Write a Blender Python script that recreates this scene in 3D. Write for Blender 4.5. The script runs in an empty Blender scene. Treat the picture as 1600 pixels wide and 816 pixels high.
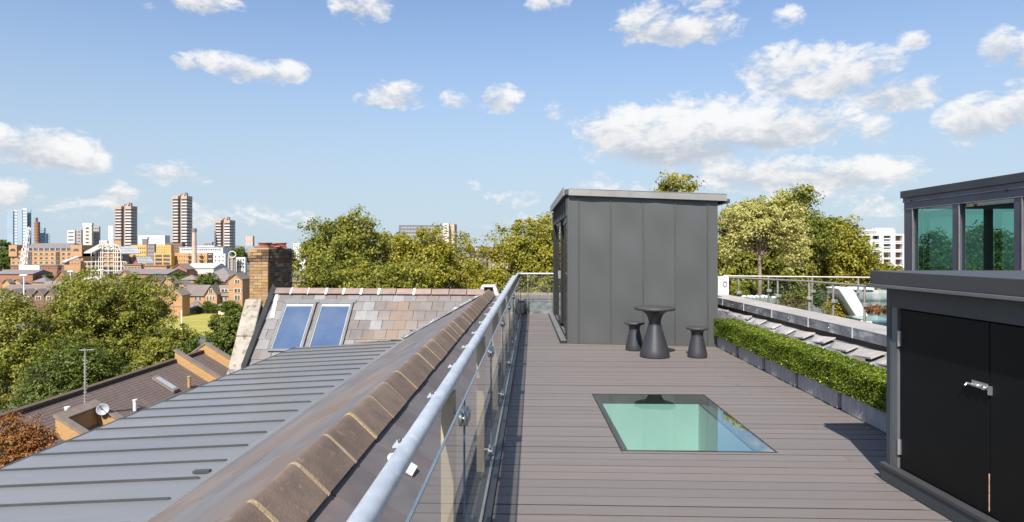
import bpy, math, random
import numpy as np
from mathutils import Vector, Matrix

random.seed(7)
R = math.radians
scene = bpy.context.scene
COL = scene.collection
FPX, CX, HY = 985.0, 800.0, 390.0      # focal length, centre and horizon of the 1600 px photograph
TH = R(1.92)
CT, ST = math.cos(TH), math.sin(TH)
CAMZ = 1.6
GZ = -14.4                              # street level; the deck is z = 0

# ---------------------------------------------------------------- camera
cd = bpy.data.cameras.new('camera'); cam = bpy.data.objects.new('camera', cd); COL.objects.link(cam)
cam.location = (0, 0, CAMZ); cam.rotation_euler = (R(90), 0, TH)
cd.sensor_width = 36; cd.lens = FPX / 1600 * 36; cd.shift_y = -(408 - HY) / 1600
cd.clip_start = 0.05; cd.clip_end = 20000
scene.camera = cam

# ---------------------------------------------------------------- light
SUNV = Vector((-0.21, -0.95, 1.0)).normalized()
ld = bpy.data.lights.new('sun', 'SUN'); ld.energy = 3.9; ld.angle = R(0.53); ld.color = (1.0, 0.94, 0.86)
sun = bpy.data.objects.new('sun', ld); COL.objects.link(sun)
sun.rotation_euler = SUNV.to_track_quat('Z', 'Y').to_euler(); sun.location = (-10, -40, 60)

scene.view_settings.view_transform = 'Standard'
scene.view_settings.look = 'None'
scene.view_settings.exposure = 1.0
scene.view_settings.gamma = 1.0
scene.render.engine = 'CYCLES'
scene.cycles.max_bounces = 8
scene.cycles.transparent_max_bounces = 16
scene.cycles.caustics_reflective = False
scene.cycles.caustics_refractive = False


def W(px, py, D):
    xc = (px - CX) / FPX * D
    return Vector((xc * CT - D * ST, xc * ST + D * CT, CAMZ - (py - HY) / FPX * D))


def azel(px, py):
    v = W(px, py, 1.0) - Vector((0, 0, CAMZ)); v.normalize()
    return math.atan2(v.x, v.y), math.asin(v.z)


class NT:
    def __init__(s, tree): s.t = tree; s.n = tree.nodes; s.l = tree.links
    def node(s, typ, **kw):
        n = s.n.new(typ)
        for k, v in kw.items(): setattr(n, k, v)
        return n
    def put(s, sock, v):
        if isinstance(v, (int, float)): sock.default_value = v
        elif isinstance(v, (tuple, list)):
            if len(sock.default_value) == 4 and len(v) == 3: v = (*v, 1)
            sock.default_value = v
        else: s.l.new(v, sock)
    def m(s, op, a, b=0.0, c=None, clamp=False):
        n = s.node('ShaderNodeMath', operation=op, use_clamp=clamp)
        s.put(n.inputs[0], a); s.put(n.inputs[1], b)
        if c is not None: s.put(n.inputs[2], c)
        return n.outputs[0]
    def mix(s, f, a, b, blend='MIX'):
        n = s.node('ShaderNodeMix', data_type='RGBA', blend_type=blend)
        s.put(n.inputs[0], f); s.put(n.inputs[6], a); s.put(n.inputs[7], b)
        return n.outputs[2]
    def ramp(s, f, a, b):
        n = s.node('ShaderNodeMapRange', interpolation_type='SMOOTHSTEP')
        s.put(n.inputs[0], f); s.put(n.inputs[1], a); s.put(n.inputs[2], b)
        return n.outputs[0]
    def noise(s, vec, scale, detail=4, rough=0.55, dist=0.0):
        n = s.node('ShaderNodeTexNoise')
        s.put(n.inputs['Vector'], vec); s.put(n.inputs['Scale'], scale)
        s.put(n.inputs['Detail'], detail); s.put(n.inputs['Roughness'], rough); s.put(n.inputs['Distortion'], dist)
        return n.outputs[0]


# ---------------------------------------------------------------- sky with clouds
wd = bpy.data.worlds.new('World'); scene.world = wd; wd.use_nodes = True
w = NT(wd.node_tree); w.n.clear()
out = w.node('ShaderNodeOutputWorld'); bg = w.node('ShaderNodeBackground')
sky = w.node('ShaderNodeTexSky', sky_type='NISHITA')
sky.sun_disc = False; sky.sun_elevation = math.asin(SUNV.z); sky.sun_rotation = math.atan2(SUNV.x, SUNV.y)
sky.air_density = 1.0; sky.dust_density = 0.6; sky.ozone_density = 1.6; sky.altitude = 50
tc = w.node('ShaderNodeTexCoord'); sep = w.node('ShaderNodeSeparateXYZ'); w.l.new(tc.outputs['Generated'], sep.inputs[0])
az = w.m('ARCTAN2', sep.outputs[0], sep.outputs[1]); el = w.m('ARCSINE', sep.outputs[2])
comb = w.node('ShaderNodeCombineXYZ'); w.put(comb.inputs[0], az); w.put(comb.inputs[1], w.m('MULTIPLY', el, 1.7)); 
nz = w.noise(comb.outputs[0], 17.0, 10, 0.62, 0.5)
nz2 = w.noise(comb.outputs[0], 60.0, 7, 0.65, 0.4)
nz3 = w.noise(comb.outputs[0], 7.0, 3, 0.5, 0.0)
# cloud: px centre, py centre, half width, half height, weight
CLOUDS = [(985, 205, 90, 42, 1), (1090, 200, 140, 52, 1), (1210, 197, 140, 40, 1), (1050, 235, 130, 32, .9), (1370, 200, 32, 22, .8),
          (1190, 270, 130, 30, .95), (1330, 272, 110, 28, .95), (1240, 100, 95, 34, .85), (1340, 110, 80, 36, .9), (1400, 145, 80, 32, .9), (1260, 135, 90, 30, .9),
          (1010, 36, 60, 34, 1), (1080, 48, 80, 26, .95), (1110, 10, 45, 22, .6), (1530, 185, 70, 38, 1), (1610, 160, 60, 40, 1), (1565, 72, 38, 32, 1), (1610, 80, 36, 36, 1),
          (1427, 62, 26, 17, .85), (1232, 27, 26, 20, .55), (780, 153, 36, 24, .95), (710, 155, 24, 16, .55), (620, 147, 45, 24, .95), (575, 155, 22, 12, .5),
          (345, 98, 60, 18, .8), (395, 112, 62, 20, .9), (450, 112, 36, 18, .9), (290, 96, 24, 14, .75), (70, 232, 90, 34, .98), (130, 250, 48, 24, .85), (0, 215, 24, 22, .8), (265, 270, 48, 20, .75), (315, 283, 22, 9, .6),
          (20, 306, 52, 26, .95), (186, 302, 32, 20, .85), (130, 322, 60, 16, .5), (330, 340, 110, 26, .42), (60, 335, 70, 20, .4), (430, 345, 90, 20, .38), (565, 10, 48, 28, .95), (315, 3, 60, 20, .95),
          (230, 4, 20, 12, .5), (855, 3, 36, 16, .8), (866, 173, 16, 14, .5), (805, 312, 55, 15, .5), (945, 272, 18, 9, .5), (1190, 220, 60, 12, .5), (745, 290, 16, 8, .4),
          (1000, 300, 120, 22, .4), (1300, 310, 150, 24, .4), (820, 345, 80, 14, .4), (1340, 330, 90, 14, .35), (1100, -30, 100, 30, .8)]
cur = None; curb = None
for (px, py, hw, hh, wt) in CLOUDS:
    a, e = azel(px, py); a2, _ = azel(px + hw, py); _, e2 = azel(px, py - hh)
    da = w.m('MULTIPLY', w.m('SUBTRACT', az, a), 1 / max(1e-4, abs(a2 - a)))
    de = w.m('MULTIPLY', w.m('SUBTRACT', el, e), 1 / max(1e-4, abs(e2 - e)))
    d2 = w.m('ADD', w.m('MULTIPLY', da, da), w.m('MULTIPLY', de, de))
    mk = w.m('MULTIPLY', w.m('SUBTRACT', 1.0, w.m('MULTIPLY', d2, 0.62), clamp=True), wt * (0.9 if hw < 70 else 1.0))
    bb = w.m('MULTIPLY', mk, de)
    if cur is None: cur, curb = mk, bb
    else:
        cur = w.m('MAXIMUM', cur, mk); curb = w.m('ADD', curb, bb)
# the same kind of scattered cloud everywhere the photograph does not look
outside = w.m('MAXIMUM', w.ramp(w.m('ABSOLUTE', w.m('ADD', az, 0.0)), 0.72, 0.85), w.ramp(el, 0.42, 0.5))
gen = w.m('MULTIPLY', w.ramp(w.noise(comb.outputs[0], 3.0, 3), 0.5, 0.7), 0.9)
gen = w.m('MULTIPLY', gen, w.m('MULTIPLY', outside, w.ramp(el, 0.02, 0.1)))
cur = w.m('MAXIMUM', cur, gen)
nn = w.m('ADD', w.m('MULTIPLY', w.m('SUBTRACT', nz, 0.5), 3.3), w.m('MULTIPLY', w.m('SUBTRACT', nz2, 0.5), 1.3))
field = w.m('ADD', w.m('MULTIPLY', cur, 1.35), w.m('MULTIPLY', nn, 1.0))
dens = w.m('MULTIPLY', w.ramp(field, 0.28, 1.2), w.ramp(cur, 0.0, 0.28))
dens = w.m('POWER', dens, 0.72, clamp=True)
lit = w.ramp(w.m('ADD', w.m('MULTIPLY', curb, 0.8), w.m('MULTIPLY', nn, 0.75)), -0.85, 0.55)
ccol = w.mix(lit, (2.75, 2.95, 3.3), (5.2, 5.15, 5.1))
# Nishita colour lifted a little towards the photograph's pale cyan-blue
skc = w.node('ShaderNodeVectorMath', operation='MULTIPLY'); w.l.new(sky.outputs[0], skc.inputs[0]); skc.inputs[1].default_value = (0.90, 0.90, 0.94)
haze_f = w.m('SUBTRACT', 1.0, w.ramp(el, -0.02, 0.40))
sk2 = w.mix(w.m('MULTIPLY', haze_f, 1.0), skc.outputs[0], w.mix(1.0, skc.outputs[0], (0.50, 0.58, 0.66), 'MULTIPLY'))
base = w.mix(w.m('MULTIPLY', haze_f, 0.9), sk2, (3.05, 3.7, 4.3))
final = w.mix(w.m('MULTIPLY', dens, 0.93), base, ccol)
w.l.new(final, bg.inputs[0]); bg.inputs[1].default_value = 0.095
w.l.new(bg.outputs[0], out.inputs[0])

# ---------------------------------------------------------------- materials
def newmat(name):
    m = bpy.data.materials.new(name); m.use_nodes = True
    t = NT(m.node_tree); t.n.clear()
    o = t.node('ShaderNodeOutputMaterial')
    return m, t, o


def mat(name, c1, c2=None, scale=2.0, rough=0.7, metal=0.0, bump=0.0, bscale=40.0, rnd=0.0, hrnd=0.0, stretch=(1, 1, 1),
        c3=None, s3=0.6, t3=(0.55, 0.75), spec=0.5, bdist=0.01, rvar=0.0, coat=0.0):
    m, t, o = newmat(name)
    p = t.node('ShaderNodeBsdfPrincipled')
    g = t.node('ShaderNodeNewGeometry'); mp = t.node('ShaderNodeMapping'); t.l.new(g.outputs['Position'], mp.inputs[0])
    mp.inputs['Scale'].default_value = stretch
    vec = mp.outputs[0]
    c2 = c2 or tuple(x * 0.75 for x in c1)
    n = t.noise(vec, scale, 6, 0.6)
    col = t.mix(t.ramp(n, 0.3, 0.7), c1, c2)
    if c3: col = t.mix(t.ramp(t.noise(vec, s3, 5, 0.65), *t3), col, c3)
    if rnd or hrnd:
        oi = t.node('ShaderNodeObjectInfo')
        hs = t.node('ShaderNodeHueSaturation')
        t.put(hs.inputs['Value'], t.m('ADD', 1 - rnd, t.m('MULTIPLY', oi.outputs['Random'], 2 * rnd)))
        if hrnd:
            fr = t.m('FRACT', t.m('MULTIPLY', oi.outputs['Random'], 7.31))
            t.put(hs.inputs['Saturation'], t.m('ADD', 1 - hrnd, t.m('MULTIPLY', fr, 2 * hrnd)))
        t.put(hs.inputs['Color'], col); col = hs.outputs[0]
    t.put(p.inputs['Base Color'], col)
    t.put(p.inputs['Roughness'], rough if not rvar else t.m('ADD', rough - rvar, t.m('MULTIPLY', t.noise(vec, scale * 2.3, 4), 2 * rvar)))
    p.inputs['Metallic'].default_value = metal
    p.inputs['Specular IOR Level'].default_value = spec
    if coat: p.inputs['Coat Weight'].default_value = coat
    if bump:
        b = t.node('ShaderNodeBump'); b.inputs['Strength'].default_value = bump; b.inputs['Distance'].default_value = bdist
        t.put(b.inputs['Height'], t.noise(vec, bscale, 5, 0.6)); t.l.new(b.outputs[0], p.inputs['Normal'])
    t.l.new(p.outputs[0], o.inputs[0])
    return m


def glass(name, tint, refl=(1, 1, 1), ior=1.5, add=0.0, rough=0.0, body=None):
    m, t, o = newmat(name)
    tr = t.node('ShaderNodeBsdfTransparent'); tr.inputs[0].default_value = (*tint, 1)
    gl = t.node('ShaderNodeBsdfGlossy'); gl.inputs[0].default_value = (*refl, 1); gl.inputs['Roughness'].default_value = rough
    g_ = t.node('ShaderNodeNewGeometry'); dt = t.node('ShaderNodeVectorMath', operation='DOT_PRODUCT')
    t.l.new(g_.outputs['Incoming'], dt.inputs[0]); t.l.new(g_.outputs['Normal'], dt.inputs[1])
    sch = t.m('POWER', t.m('SUBTRACT', 1.0, t.m('ABSOLUTE', dt.outputs['Value']), clamp=True), 4.6)
    f = t.m('ADD', t.m('ADD', 0.06, t.m('MULTIPLY', sch, 0.94)), add, clamp=True)      # both faces of a thin pane
    base_ = tr.outputs[0]
    if body:
        df = t.node('ShaderNodeBsdfDiffuse'); df.inputs[0].default_value = (*body[0], 1)
        mb = t.node('ShaderNodeMixShader'); mb.inputs[0].default_value = body[1]
        t.l.new(tr.outputs[0], mb.inputs[1]); t.l.new(df.outputs[0], mb.inputs[2]); base_ = mb.outputs[0]
    mx = t.node('ShaderNodeMixShader'); t.l.new(f, mx.inputs[0]); t.l.new(base_, mx.inputs[1]); t.l.new(gl.outputs[0], mx.inputs[2])
    t.l.new(mx.outputs[0], o.inputs[0])
    return m


def leafmat(name, cols, trans=0.35, rough=0.5):
    m, t, o = newmat(name)
    g = t.node('ShaderNodeNewGeometry')
    cr = t.node('ShaderNodeValToRGB'); cr.color_ramp.elements.remove(cr.color_ramp.elements[0])
    for i, c in enumerate(cols):
        pos = i / (len(cols) - 1)
        e = cr.color_ramp.elements[0] if i == 0 else cr.color_ramp.elements.new(pos)
        e.position = pos; e.color = (*c, 1)
    big = t.noise(g.outputs['Position'], 0.6, 3)
    f = t.m('ADD', t.m('MULTIPLY', g.outputs['Random Per Island'], 0.52), t.m('MULTIPLY', t.m('SUBTRACT', big, 0.18), 0.75), clamp=True)
    t.l.new(f, cr.inputs[0])
    p = t.node('ShaderNodeBsdfPrincipled'); t.l.new(cr.outputs[0], p.inputs['Base Color']); p.inputs['Roughness'].default_value = rough
    p.inputs['Specular IOR Level'].default_value = 0.35
    tl = t.node('ShaderNodeBsdfTranslucent')
    t.l.new(t.mix(1.0, cr.outputs[0], (1.25, 1.15, 0.5), 'MULTIPLY'), tl.inputs[0])
    mx = t.node('ShaderNodeMixShader'); mx.inputs[0].default_value = trans
    t.l.new(p.outputs[0], mx.inputs[1]); t.l.new(tl.outputs[0], mx.inputs[2]); t.l.new(mx.outputs[0], o.inputs[0])
    return m


M = {}
M['board'] = mat('composite board', (0.178, 0.156, 0.147), (0.155, 0.136, 0.128), 7, 0.62, rnd=0.055, hrnd=0.10, stretch=(0.35, 12, 1), bump=0.5, bscale=26, c3=(0.2, 0.175, 0.162), s3=1.1, t3=(0.5, 0.8), bdist=0.004)
M['board_fill'] = mat('dark gap', (0.02, 0.018, 0.018), None, 4, 0.9)
M['zinc_dark'] = mat('dark zinc', (0.088, 0.093, 0.092), (0.083, 0.088, 0.087), 1.0, 0.45, 0.3, bump=0.0, bscale=1.15, bdist=0.035, spec=0.4, rnd=0.03)
M['zinc_cap'] = mat('zinc cap', (0.32, 0.31, 0.29), (0.25, 0.25, 0.24), 2, 0.42, 0.5, c3=(0.2, 0.2, 0.2), s3=1.5)
M['zinc_roof'] = mat('grey coated zinc', (0.235, 0.235, 0.238), (0.21, 0.212, 0.218), 1.1, 0.38, 0.25, bump=0.25, bscale=1.2, bdist=0.03, rnd=0.03, c3=(0.27, 0.268, 0.265), s3=0.7, stretch=(0.4, 1.5, 1), rvar=0.08)
M['seam'] = mat('zinc seam', (0.075, 0.08, 0.08), (0.06, 0.065, 0.065), 3, 0.45, 0.25)
M['slate'] = mat('purple grey slate', (0.125, 0.112, 0.112), (0.098, 0.088, 0.092), 5, 0.68, rnd=0.14, hrnd=0.4, bump=0.35, bscale=18, c3=(0.155, 0.125, 0.108), s3=0.9, t3=(0.58, 0.78), bdist=0.006, spec=0.6)
M['slate_left'] = mat('weathered slate', (0.145, 0.137, 0.138), (0.118, 0.112, 0.115), 4, 0.68, rnd=0.10, hrnd=0.3, bump=0.3, bscale=18, c3=(0.165, 0.13, 0.112), s3=0.8, t3=(0.46, 0.6), bdist=0.006, stretch=(1.6, 0.35, 1.6))
M['slate_far'] = mat('mixed slate', (0.165, 0.145, 0.135), (0.14, 0.12, 0.115), 4, 0.55, rnd=0.15, hrnd=0.4, bump=0.3, bscale=14, c3=(0.2, 0.16, 0.13), s3=0.35, t3=(0.48, 0.6), bdist=0.006)
M['slate_pale'] = mat('pale grey slate', (0.225, 0.22, 0.215), (0.185, 0.18, 0.175), 4, 0.55, rnd=0.14, bump=0.3, bscale=14, bdist=0.006)
M['ridge'] = mat('brown ridge tile', (0.19, 0.135, 0.10), (0.125, 0.093, 0.075), 7, 0.8, rnd=0.12, bump=0.6, bscale=60, c3=(0.27, 0.2, 0.14), s3=14, t3=(0.55, 0.75), bdist=0.006)
M['ridge_pink'] = mat('pinkish ridge tile', (0.27, 0.19, 0.16), (0.2, 0.15, 0.135), 5, 0.75, rnd=0.15, bump=0.4, bscale=30, bdist=0.006)
M['mortar'] = mat('sandy mortar', (0.42, 0.31, 0.17), (0.33, 0.25, 0.15), 30, 0.95, bump=1.0, bscale=90, bdist=0.008, c3=(0.45, 0.42, 0.36), s3=20)
M['galv'] = mat('galvanised steel', (0.62, 0.66, 0.70), (0.47, 0.51, 0.55), 14, 0.46, 0.45, bump=0.15, bscale=40, stretch=(1, 0.6, 1), c3=(0.75, 0.78, 0.8), s3=25, bdist=0.003)
M['galv_flat'] = mat('pale galvanised strip', (0.52, 0.54, 0.54), (0.42, 0.44, 0.45), 9, 0.55, 0.25, c3=(0.62, 0.62, 0.6), s3=12)
M['post'] = mat('primed steel post', (0.43, 0.345, 0.235), (0.37, 0.31, 0.225), 5, 0.55, 0.1, c3=(0.34, 0.31, 0.26), s3=6)
M['steel'] = mat('stainless steel', (0.72, 0.72, 0.70), (0.6, 0.6, 0.59), 10, 0.3, 0.85)
M['steel_matt'] = mat('brushed steel', (0.40, 0.375, 0.34), (0.31, 0.29, 0.265), 8, 0.45, 0.4)
M['clamp'] = mat('dull steel clamp', (0.36, 0.37, 0.36), (0.28, 0.29, 0.285), 12, 0.38, 0.7)
M['glass'] = glass('clear balustrade glass', (0.86, 0.93, 0.91), add=0.015)
M['glass_edge'] = mat('glass edge', (0.13, 0.18, 0.22), (0.1, 0.14, 0.18), 10, 0.25)
M['glass_mint'] = glass('mint rooflight glass', (0.64, 0.93, 0.85), add=0.15)
M['glass_teal'] = glass('teal tinted glass', (0.48, 0.72, 0.65), (0.85, 1.0, 0.97), add=0.10)
M['glass_dark'] = glass('dark door glass', (0.30, 0.33, 0.34), add=0.03)
M['frit'] = mat('black enamel border', (0.035, 0.037, 0.038), (0.03, 0.032, 0.033), 3, 0.12)
M['mint_wall'] = mat('pale painted plaster', (0.66, 0.67, 0.66), (0.62, 0.64, 0.63), 1, 0.8)
M['black_frame'] = mat('black aluminium', (0.022, 0.022, 0.023), (0.018, 0.018, 0.019), 3, 0.38)
M['frame_grey'] = mat('dark grey aluminium', (0.07, 0.072, 0.075), (0.06, 0.062, 0.066), 3, 0.42, 0.2)
M['black_door'] = mat('black painted board', (0.0068, 0.0066, 0.0063), (0.0055, 0.0054, 0.0052), 2.5, 0.55, bump=0.25, bscale=6, bdist=0.004, c3=(0.009, 0.0088, 0.0085), s3=1.5, spec=0.18)
M['cab_grey'] = mat('charcoal cladding', (0.060, 0.060, 0.062), (0.052, 0.052, 0.054), 2, 0.5, 0.1, c3=(0.07, 0.07, 0.072), s3=1)
M['cab_teal'] = mat('slate blue cladding', (0.058, 0.072, 0.078), (0.05, 0.062, 0.068), 2, 0.48, 0.2)
M['cab_lip'] = mat('grey metal drip lip', (0.17, 0.175, 0.185), (0.14, 0.145, 0.155), 3, 0.4, 0.3)
M['room_frame'] = mat('mauve grey aluminium', (0.125, 0.125, 0.155), (0.105, 0.105, 0.13), 2, 0.4, 0.3)
M['room_roof'] = mat('dark roof trim', (0.055, 0.055, 0.06), None, 2, 0.5)
M['room_dark'] = mat('room interior', (0.05, 0.065, 0.065), None, 2, 0.7)
M['plastic'] = mat('anthracite plastic', (0.036, 0.037, 0.042), (0.031, 0.032, 0.037), 3, 0.40, bump=0.12, bscale=140, bdist=0.002)
M['plastic_top'] = mat('anthracite plastic top', (0.048, 0.049, 0.051), (0.042, 0.043, 0.045), 4, 0.55, bump=0.2, bscale=160, bdist=0.002)
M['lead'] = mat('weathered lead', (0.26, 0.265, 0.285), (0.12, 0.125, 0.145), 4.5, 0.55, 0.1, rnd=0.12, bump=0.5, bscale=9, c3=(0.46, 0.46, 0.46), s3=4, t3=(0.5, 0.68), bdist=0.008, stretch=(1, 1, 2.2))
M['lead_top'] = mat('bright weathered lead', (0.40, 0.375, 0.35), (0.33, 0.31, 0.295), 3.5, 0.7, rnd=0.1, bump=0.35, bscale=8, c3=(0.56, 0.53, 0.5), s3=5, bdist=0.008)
M['lead_white'] = mat('oxidised white lead', (0.68, 0.67, 0.66), (0.5, 0.5, 0.5), 9, 0.7, bump=0.5, bscale=20, bdist=0.01)
M['brownwall'] = mat('brown rendered upstand', (0.12, 0.075, 0.045), (0.07, 0.055, 0.045), 4, 0.85, bump=0.6, bscale=18, c3=(0.17, 0.10, 0.055), s3=4)
M['planter'] = mat('faux lead planter', (0.42, 0.415, 0.41), (0.26, 0.26, 0.27), 6, 0.62, 0.0, rnd=0.08, bump=0.4, bscale=14, stretch=(1, 3.2, 0.5), c3=(0.6, 0.59, 0.58), s3=6, t3=(0.55, 0.8), bdist=0.006)
M['planter_rim'] = mat('dark planter rim', (0.065, 0.065, 0.085), (0.05, 0.05, 0.065), 6, 0.6)
M['soil'] = mat('dark soil', (0.03, 0.022, 0.015), None, 20, 0.95)
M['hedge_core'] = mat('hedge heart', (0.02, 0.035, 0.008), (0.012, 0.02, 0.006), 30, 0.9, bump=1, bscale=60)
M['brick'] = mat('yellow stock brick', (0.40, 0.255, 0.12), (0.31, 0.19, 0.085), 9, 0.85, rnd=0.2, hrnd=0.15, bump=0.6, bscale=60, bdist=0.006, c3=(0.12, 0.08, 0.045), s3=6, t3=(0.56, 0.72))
M['brick_dark'] = mat('dark stock brick', (0.17, 0.105, 0.055), (0.10, 0.066, 0.04), 7, 0.9, rnd=0.45, hrnd=0.3, bump=0.6, bscale=60, bdist=0.006, c3=(0.30, 0.19, 0.085), s3=5, t3=(0.56, 0.7))
M['brick_mortar'] = mat('pale brick mortar', (0.40, 0.33, 0.24), (0.28, 0.235, 0.175), 14, 0.95, bump=0.6, bscale=60)
M['terracotta'] = mat('terracotta', (0.38, 0.13, 0.085), (0.28, 0.095, 0.065), 8, 0.8, rnd=0.2, bump=0.4, bscale=30)
M['stone'] = mat('lichened coping stone', (0.38, 0.335, 0.28), (0.29, 0.255, 0.21), 6, 0.9, bump=0.8, bscale=24, c3=(0.13, 0.115, 0.095), s3=4.5, t3=(0.5, 0.66), bdist=0.012)
M['skyglass'] = mat('blue reflecting roof window', (0.045, 0.082, 0.165), (0.075, 0.115, 0.20), .9, 0.06, 0.0, spec=1.0, coat=1.0)
M['win_frame'] = mat('grey window cladding', (0.20, 0.20, 0.195), (0.16, 0.16, 0.16), 4, 0.45, 0.3)
M['blind'] = mat('white blind cassette', (0.55, 0.60, 0.60), None, 3, 0.6)
M['tileroof'] = mat('brown tiled roof', (0.15, 0.11, 0.096), (0.12, 0.09, 0.08), 3, 0.85, bump=0.6, bscale=14, c3=(0.2, 0.155, 0.135), s3=1.2, t3=(0.55, 0.78), rnd=0.06, stretch=(1, 2.4, 1), bdist=0.02)
M['white'] = mat('white paint', (0.80, 0.80, 0.80), (0.74, 0.74, 0.74), 3, 0.5)
M['dish'] = mat('grey satellite dish', (0.38, 0.40, 0.43), (0.33, 0.35, 0.38), 3, 0.45)
M['antenna'] = mat('aerial aluminium', (0.38, 0.36, 0.34), None, 3, 0.5, 0.4)
M['grass'] = mat('playing field grass', (0.34, 0.30, 0.045), (0.28, 0.26, 0.04), 0.15, 0.9, c3=(0.28, 0.27, 0.05), s3=0.05, stretch=(0.3, 1.6, 1))
M['ground'] = mat('street level ground', (0.10, 0.105, 0.07), (0.14, 0.13, 0.115), 0.02, 0.95, c3=(0.05, 0.075, 0.022), s3=0.03)
M['asphalt'] = mat('asphalt', (0.055, 0.055, 0.058), None, 0.5, 0.9)
M['bark'] = mat('bark', (0.13, 0.10, 0.07), (0.08, 0.062, 0.045), 6, 0.9, bump=0.8, bscale=20, bdist=0.02)
M['bark_pale'] = mat('pale bark', (0.27, 0.20, 0.15), (0.2, 0.15, 0.115), 10, 0.9, bump=0.6, bscale=30)
M['floor_far'] = mat('terrace paving', (0.26, 0.25, 0.23), (0.2, 0.19, 0.18), 2, 0.8)
# leaves (base colours of the leaves themselves)
M['leaf_plane'] = leafmat('plane tree leaves', [(0.055, 0.08, 0.014), (0.12, 0.15, 0.022), (0.21, 0.22, 0.03), (0.32, 0.305, 0.045), (0.46, 0.41, 0.075)], 0.32)
M['leaf_gold'] = leafmat('yellowing plane leaves', [(0.08, 0.105, 0.014), (0.17, 0.185, 0.022), (0.28, 0.265, 0.03), (0.40, 0.35, 0.042), (0.55, 0.45, 0.075)], 0.34)
M['leaf_green'] = leafmat('green leaves', [(0.03, 0.05, 0.009), (0.07, 0.105, 0.014), (0.13, 0.165, 0.022), (0.21, 0.22, 0.04)], 0.3)
M['leaf_pale'] = leafmat('silvery leaves', [(0.18, 0.21, 0.05), (0.33, 0.34, 0.09), (0.50, 0.46, 0.16), (0.64, 0.59, 0.32)], 0.3)
M['leaf_box'] = leafmat('box hedge leaves', [(0.018, 0.04, 0.005), (0.05, 0.095, 0.008), (0.12, 0.175, 0.014), (0.25, 0.30, 0.03), (0.42, 0.44, 0.10)], 0.3, 0.32)
M['leaf_rust'] = leafmat('rust coloured leaves', [(0.10, 0.09, 0.02), (0.24, 0.11, 0.03), (0.36, 0.15, 0.045), (0.42, 0.21, 0.07)], 0.3)
M['leaf_yellow'] = leafmat('yellow shrub leaves', [(0.18, 0.16, 0.015), (0.34, 0.27, 0.02), (0.42, 0.33, 0.03)], 0.35)
M['leaf_heather'] = leafmat('heather', [(0.10, 0.11, 0.03), (0.2, 0.17, 0.06), (0.28, 0.14, 0.12)], 0.3)
# city
M['orange_brick'] = mat('orange brick', (0.44, 0.26, 0.135), (0.38, 0.22, 0.115), 0.5, 0.85, rnd=0.1)
M['red_brick'] = mat('red brick', (0.33, 0.155, 0.095), (0.28, 0.13, 0.08), 0.4, 0.85, rnd=0.12)
M['brown_brick'] = mat('brown brick', (0.21, 0.125, 0.085), (0.17, 0.10, 0.072), 0.4, 0.85, rnd=0.1)
M['ochre'] = mat('ochre brick', (0.50, 0.30, 0.12), (0.44, 0.26, 0.105), 0.3, 0.85)
M['yellow_wall'] = mat('yellow brick', (0.58, 0.38, 0.13), (0.5, 0.33, 0.115), 0.3, 0.85)
M['cream'] = mat('cream render', (0.68, 0.60, 0.48), (0.6, 0.53, 0.43), 0.3, 0.8)
M['white_wall'] = mat('white render', (0.62, 0.61, 0.6), (0.55, 0.545, 0.54), 0.2, 0.8)
M['grey_wall'] = mat('grey concrete', (0.36, 0.32, 0.31), (0.3, 0.27, 0.26), 0.2, 0.85)
M['tower_brick'] = mat('tower brick', (0.46, 0.345, 0.27), (0.40, 0.30, 0.235), 0.2, 0.85)
M['tower_band'] = mat('tower balcony front', (0.60, 0.55, 0.50), (0.52, 0.47, 0.43), 0.3, 0.8, rnd=0.1)
M['tower_dark'] = mat('tower recess', (0.20, 0.175, 0.17), (0.16, 0.14, 0.14), 0.2, 0.7)
M['tower_tan'] = mat('tower tan band', (0.50, 0.41, 0.34), None, 0.3, 0.8)
M['win'] = mat('far window glass', (0.075, 0.07, 0.07), (0.11, 0.10, 0.10), 0.6, 0.25, rnd=0.3)
M['win_pale'] = mat('far pale window', (0.45, 0.48, 0.5), (0.3, 0.33, 0.36), 0.6, 0.3)
M['roof_grey'] = mat('grey slate roof', (0.19, 0.17, 0.17), (0.16, 0.145, 0.145), 0.5, 0.8, rnd=0.1)
M['roof_brown'] = mat('brown tile roof', (0.205, 0.17, 0.15), (0.17, 0.14, 0.125), 0.5, 0.85, rnd=0.12)
M['roof_pale'] = mat('pale metal roof', (0.5, 0.52, 0.54), (0.42, 0.44, 0.46), 0.4, 0.6)
M['blue_glass'] = mat('blue curtain wall', (0.22, 0.36, 0.46), (0.17, 0.30, 0.40), 0.1, 0.3)
M['pale_glass'] = mat('pale blue curtain wall', (0.31, 0.39, 0.46), (0.27, 0.35, 0.42), 0.05, 0.35)
M['office_slate'] = mat('slate blue cladding panels', (0.14, 0.16, 0.185), (0.12, 0.14, 0.16), .2, .5)
M['far_house'] = mat('distant brick', (0.33, 0.25, 0.2), (0.4, 0.33, 0.28), .05, .9)
M['balcony_grey'] = mat('pale balcony panel', (0.5, 0.5, 0.5), (0.42, 0.42, 0.43), .3, .7)
M['hill'] = mat('far hills', (0.12, 0.15, 0.12), (0.16, 0.17, 0.14), 0.004, 0.9)


# ---------------------------------------------------------------- object helpers
ORG = {}


def tag(o, label=None, cat=None, group=None, kind=None):
    if label: o['label'] = label
    if cat: o['category'] = cat
    if group: o['group'] = group
    if kind: o['kind'] = kind
    return o


def thing(name, label, cat, loc=(0, 0, 0), group=None):
    o = bpy.data.objects.new(name, None); COL.objects.link(o)
    o.location = loc; o.empty_display_size = 0.2
    ORG[o.name] = Vector(loc)
    return tag(o, label, cat, group)


def org(o):
    return ORG.get(o.name, Vector((0, 0, 0))) if o is not None else Vector((0, 0, 0))


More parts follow.
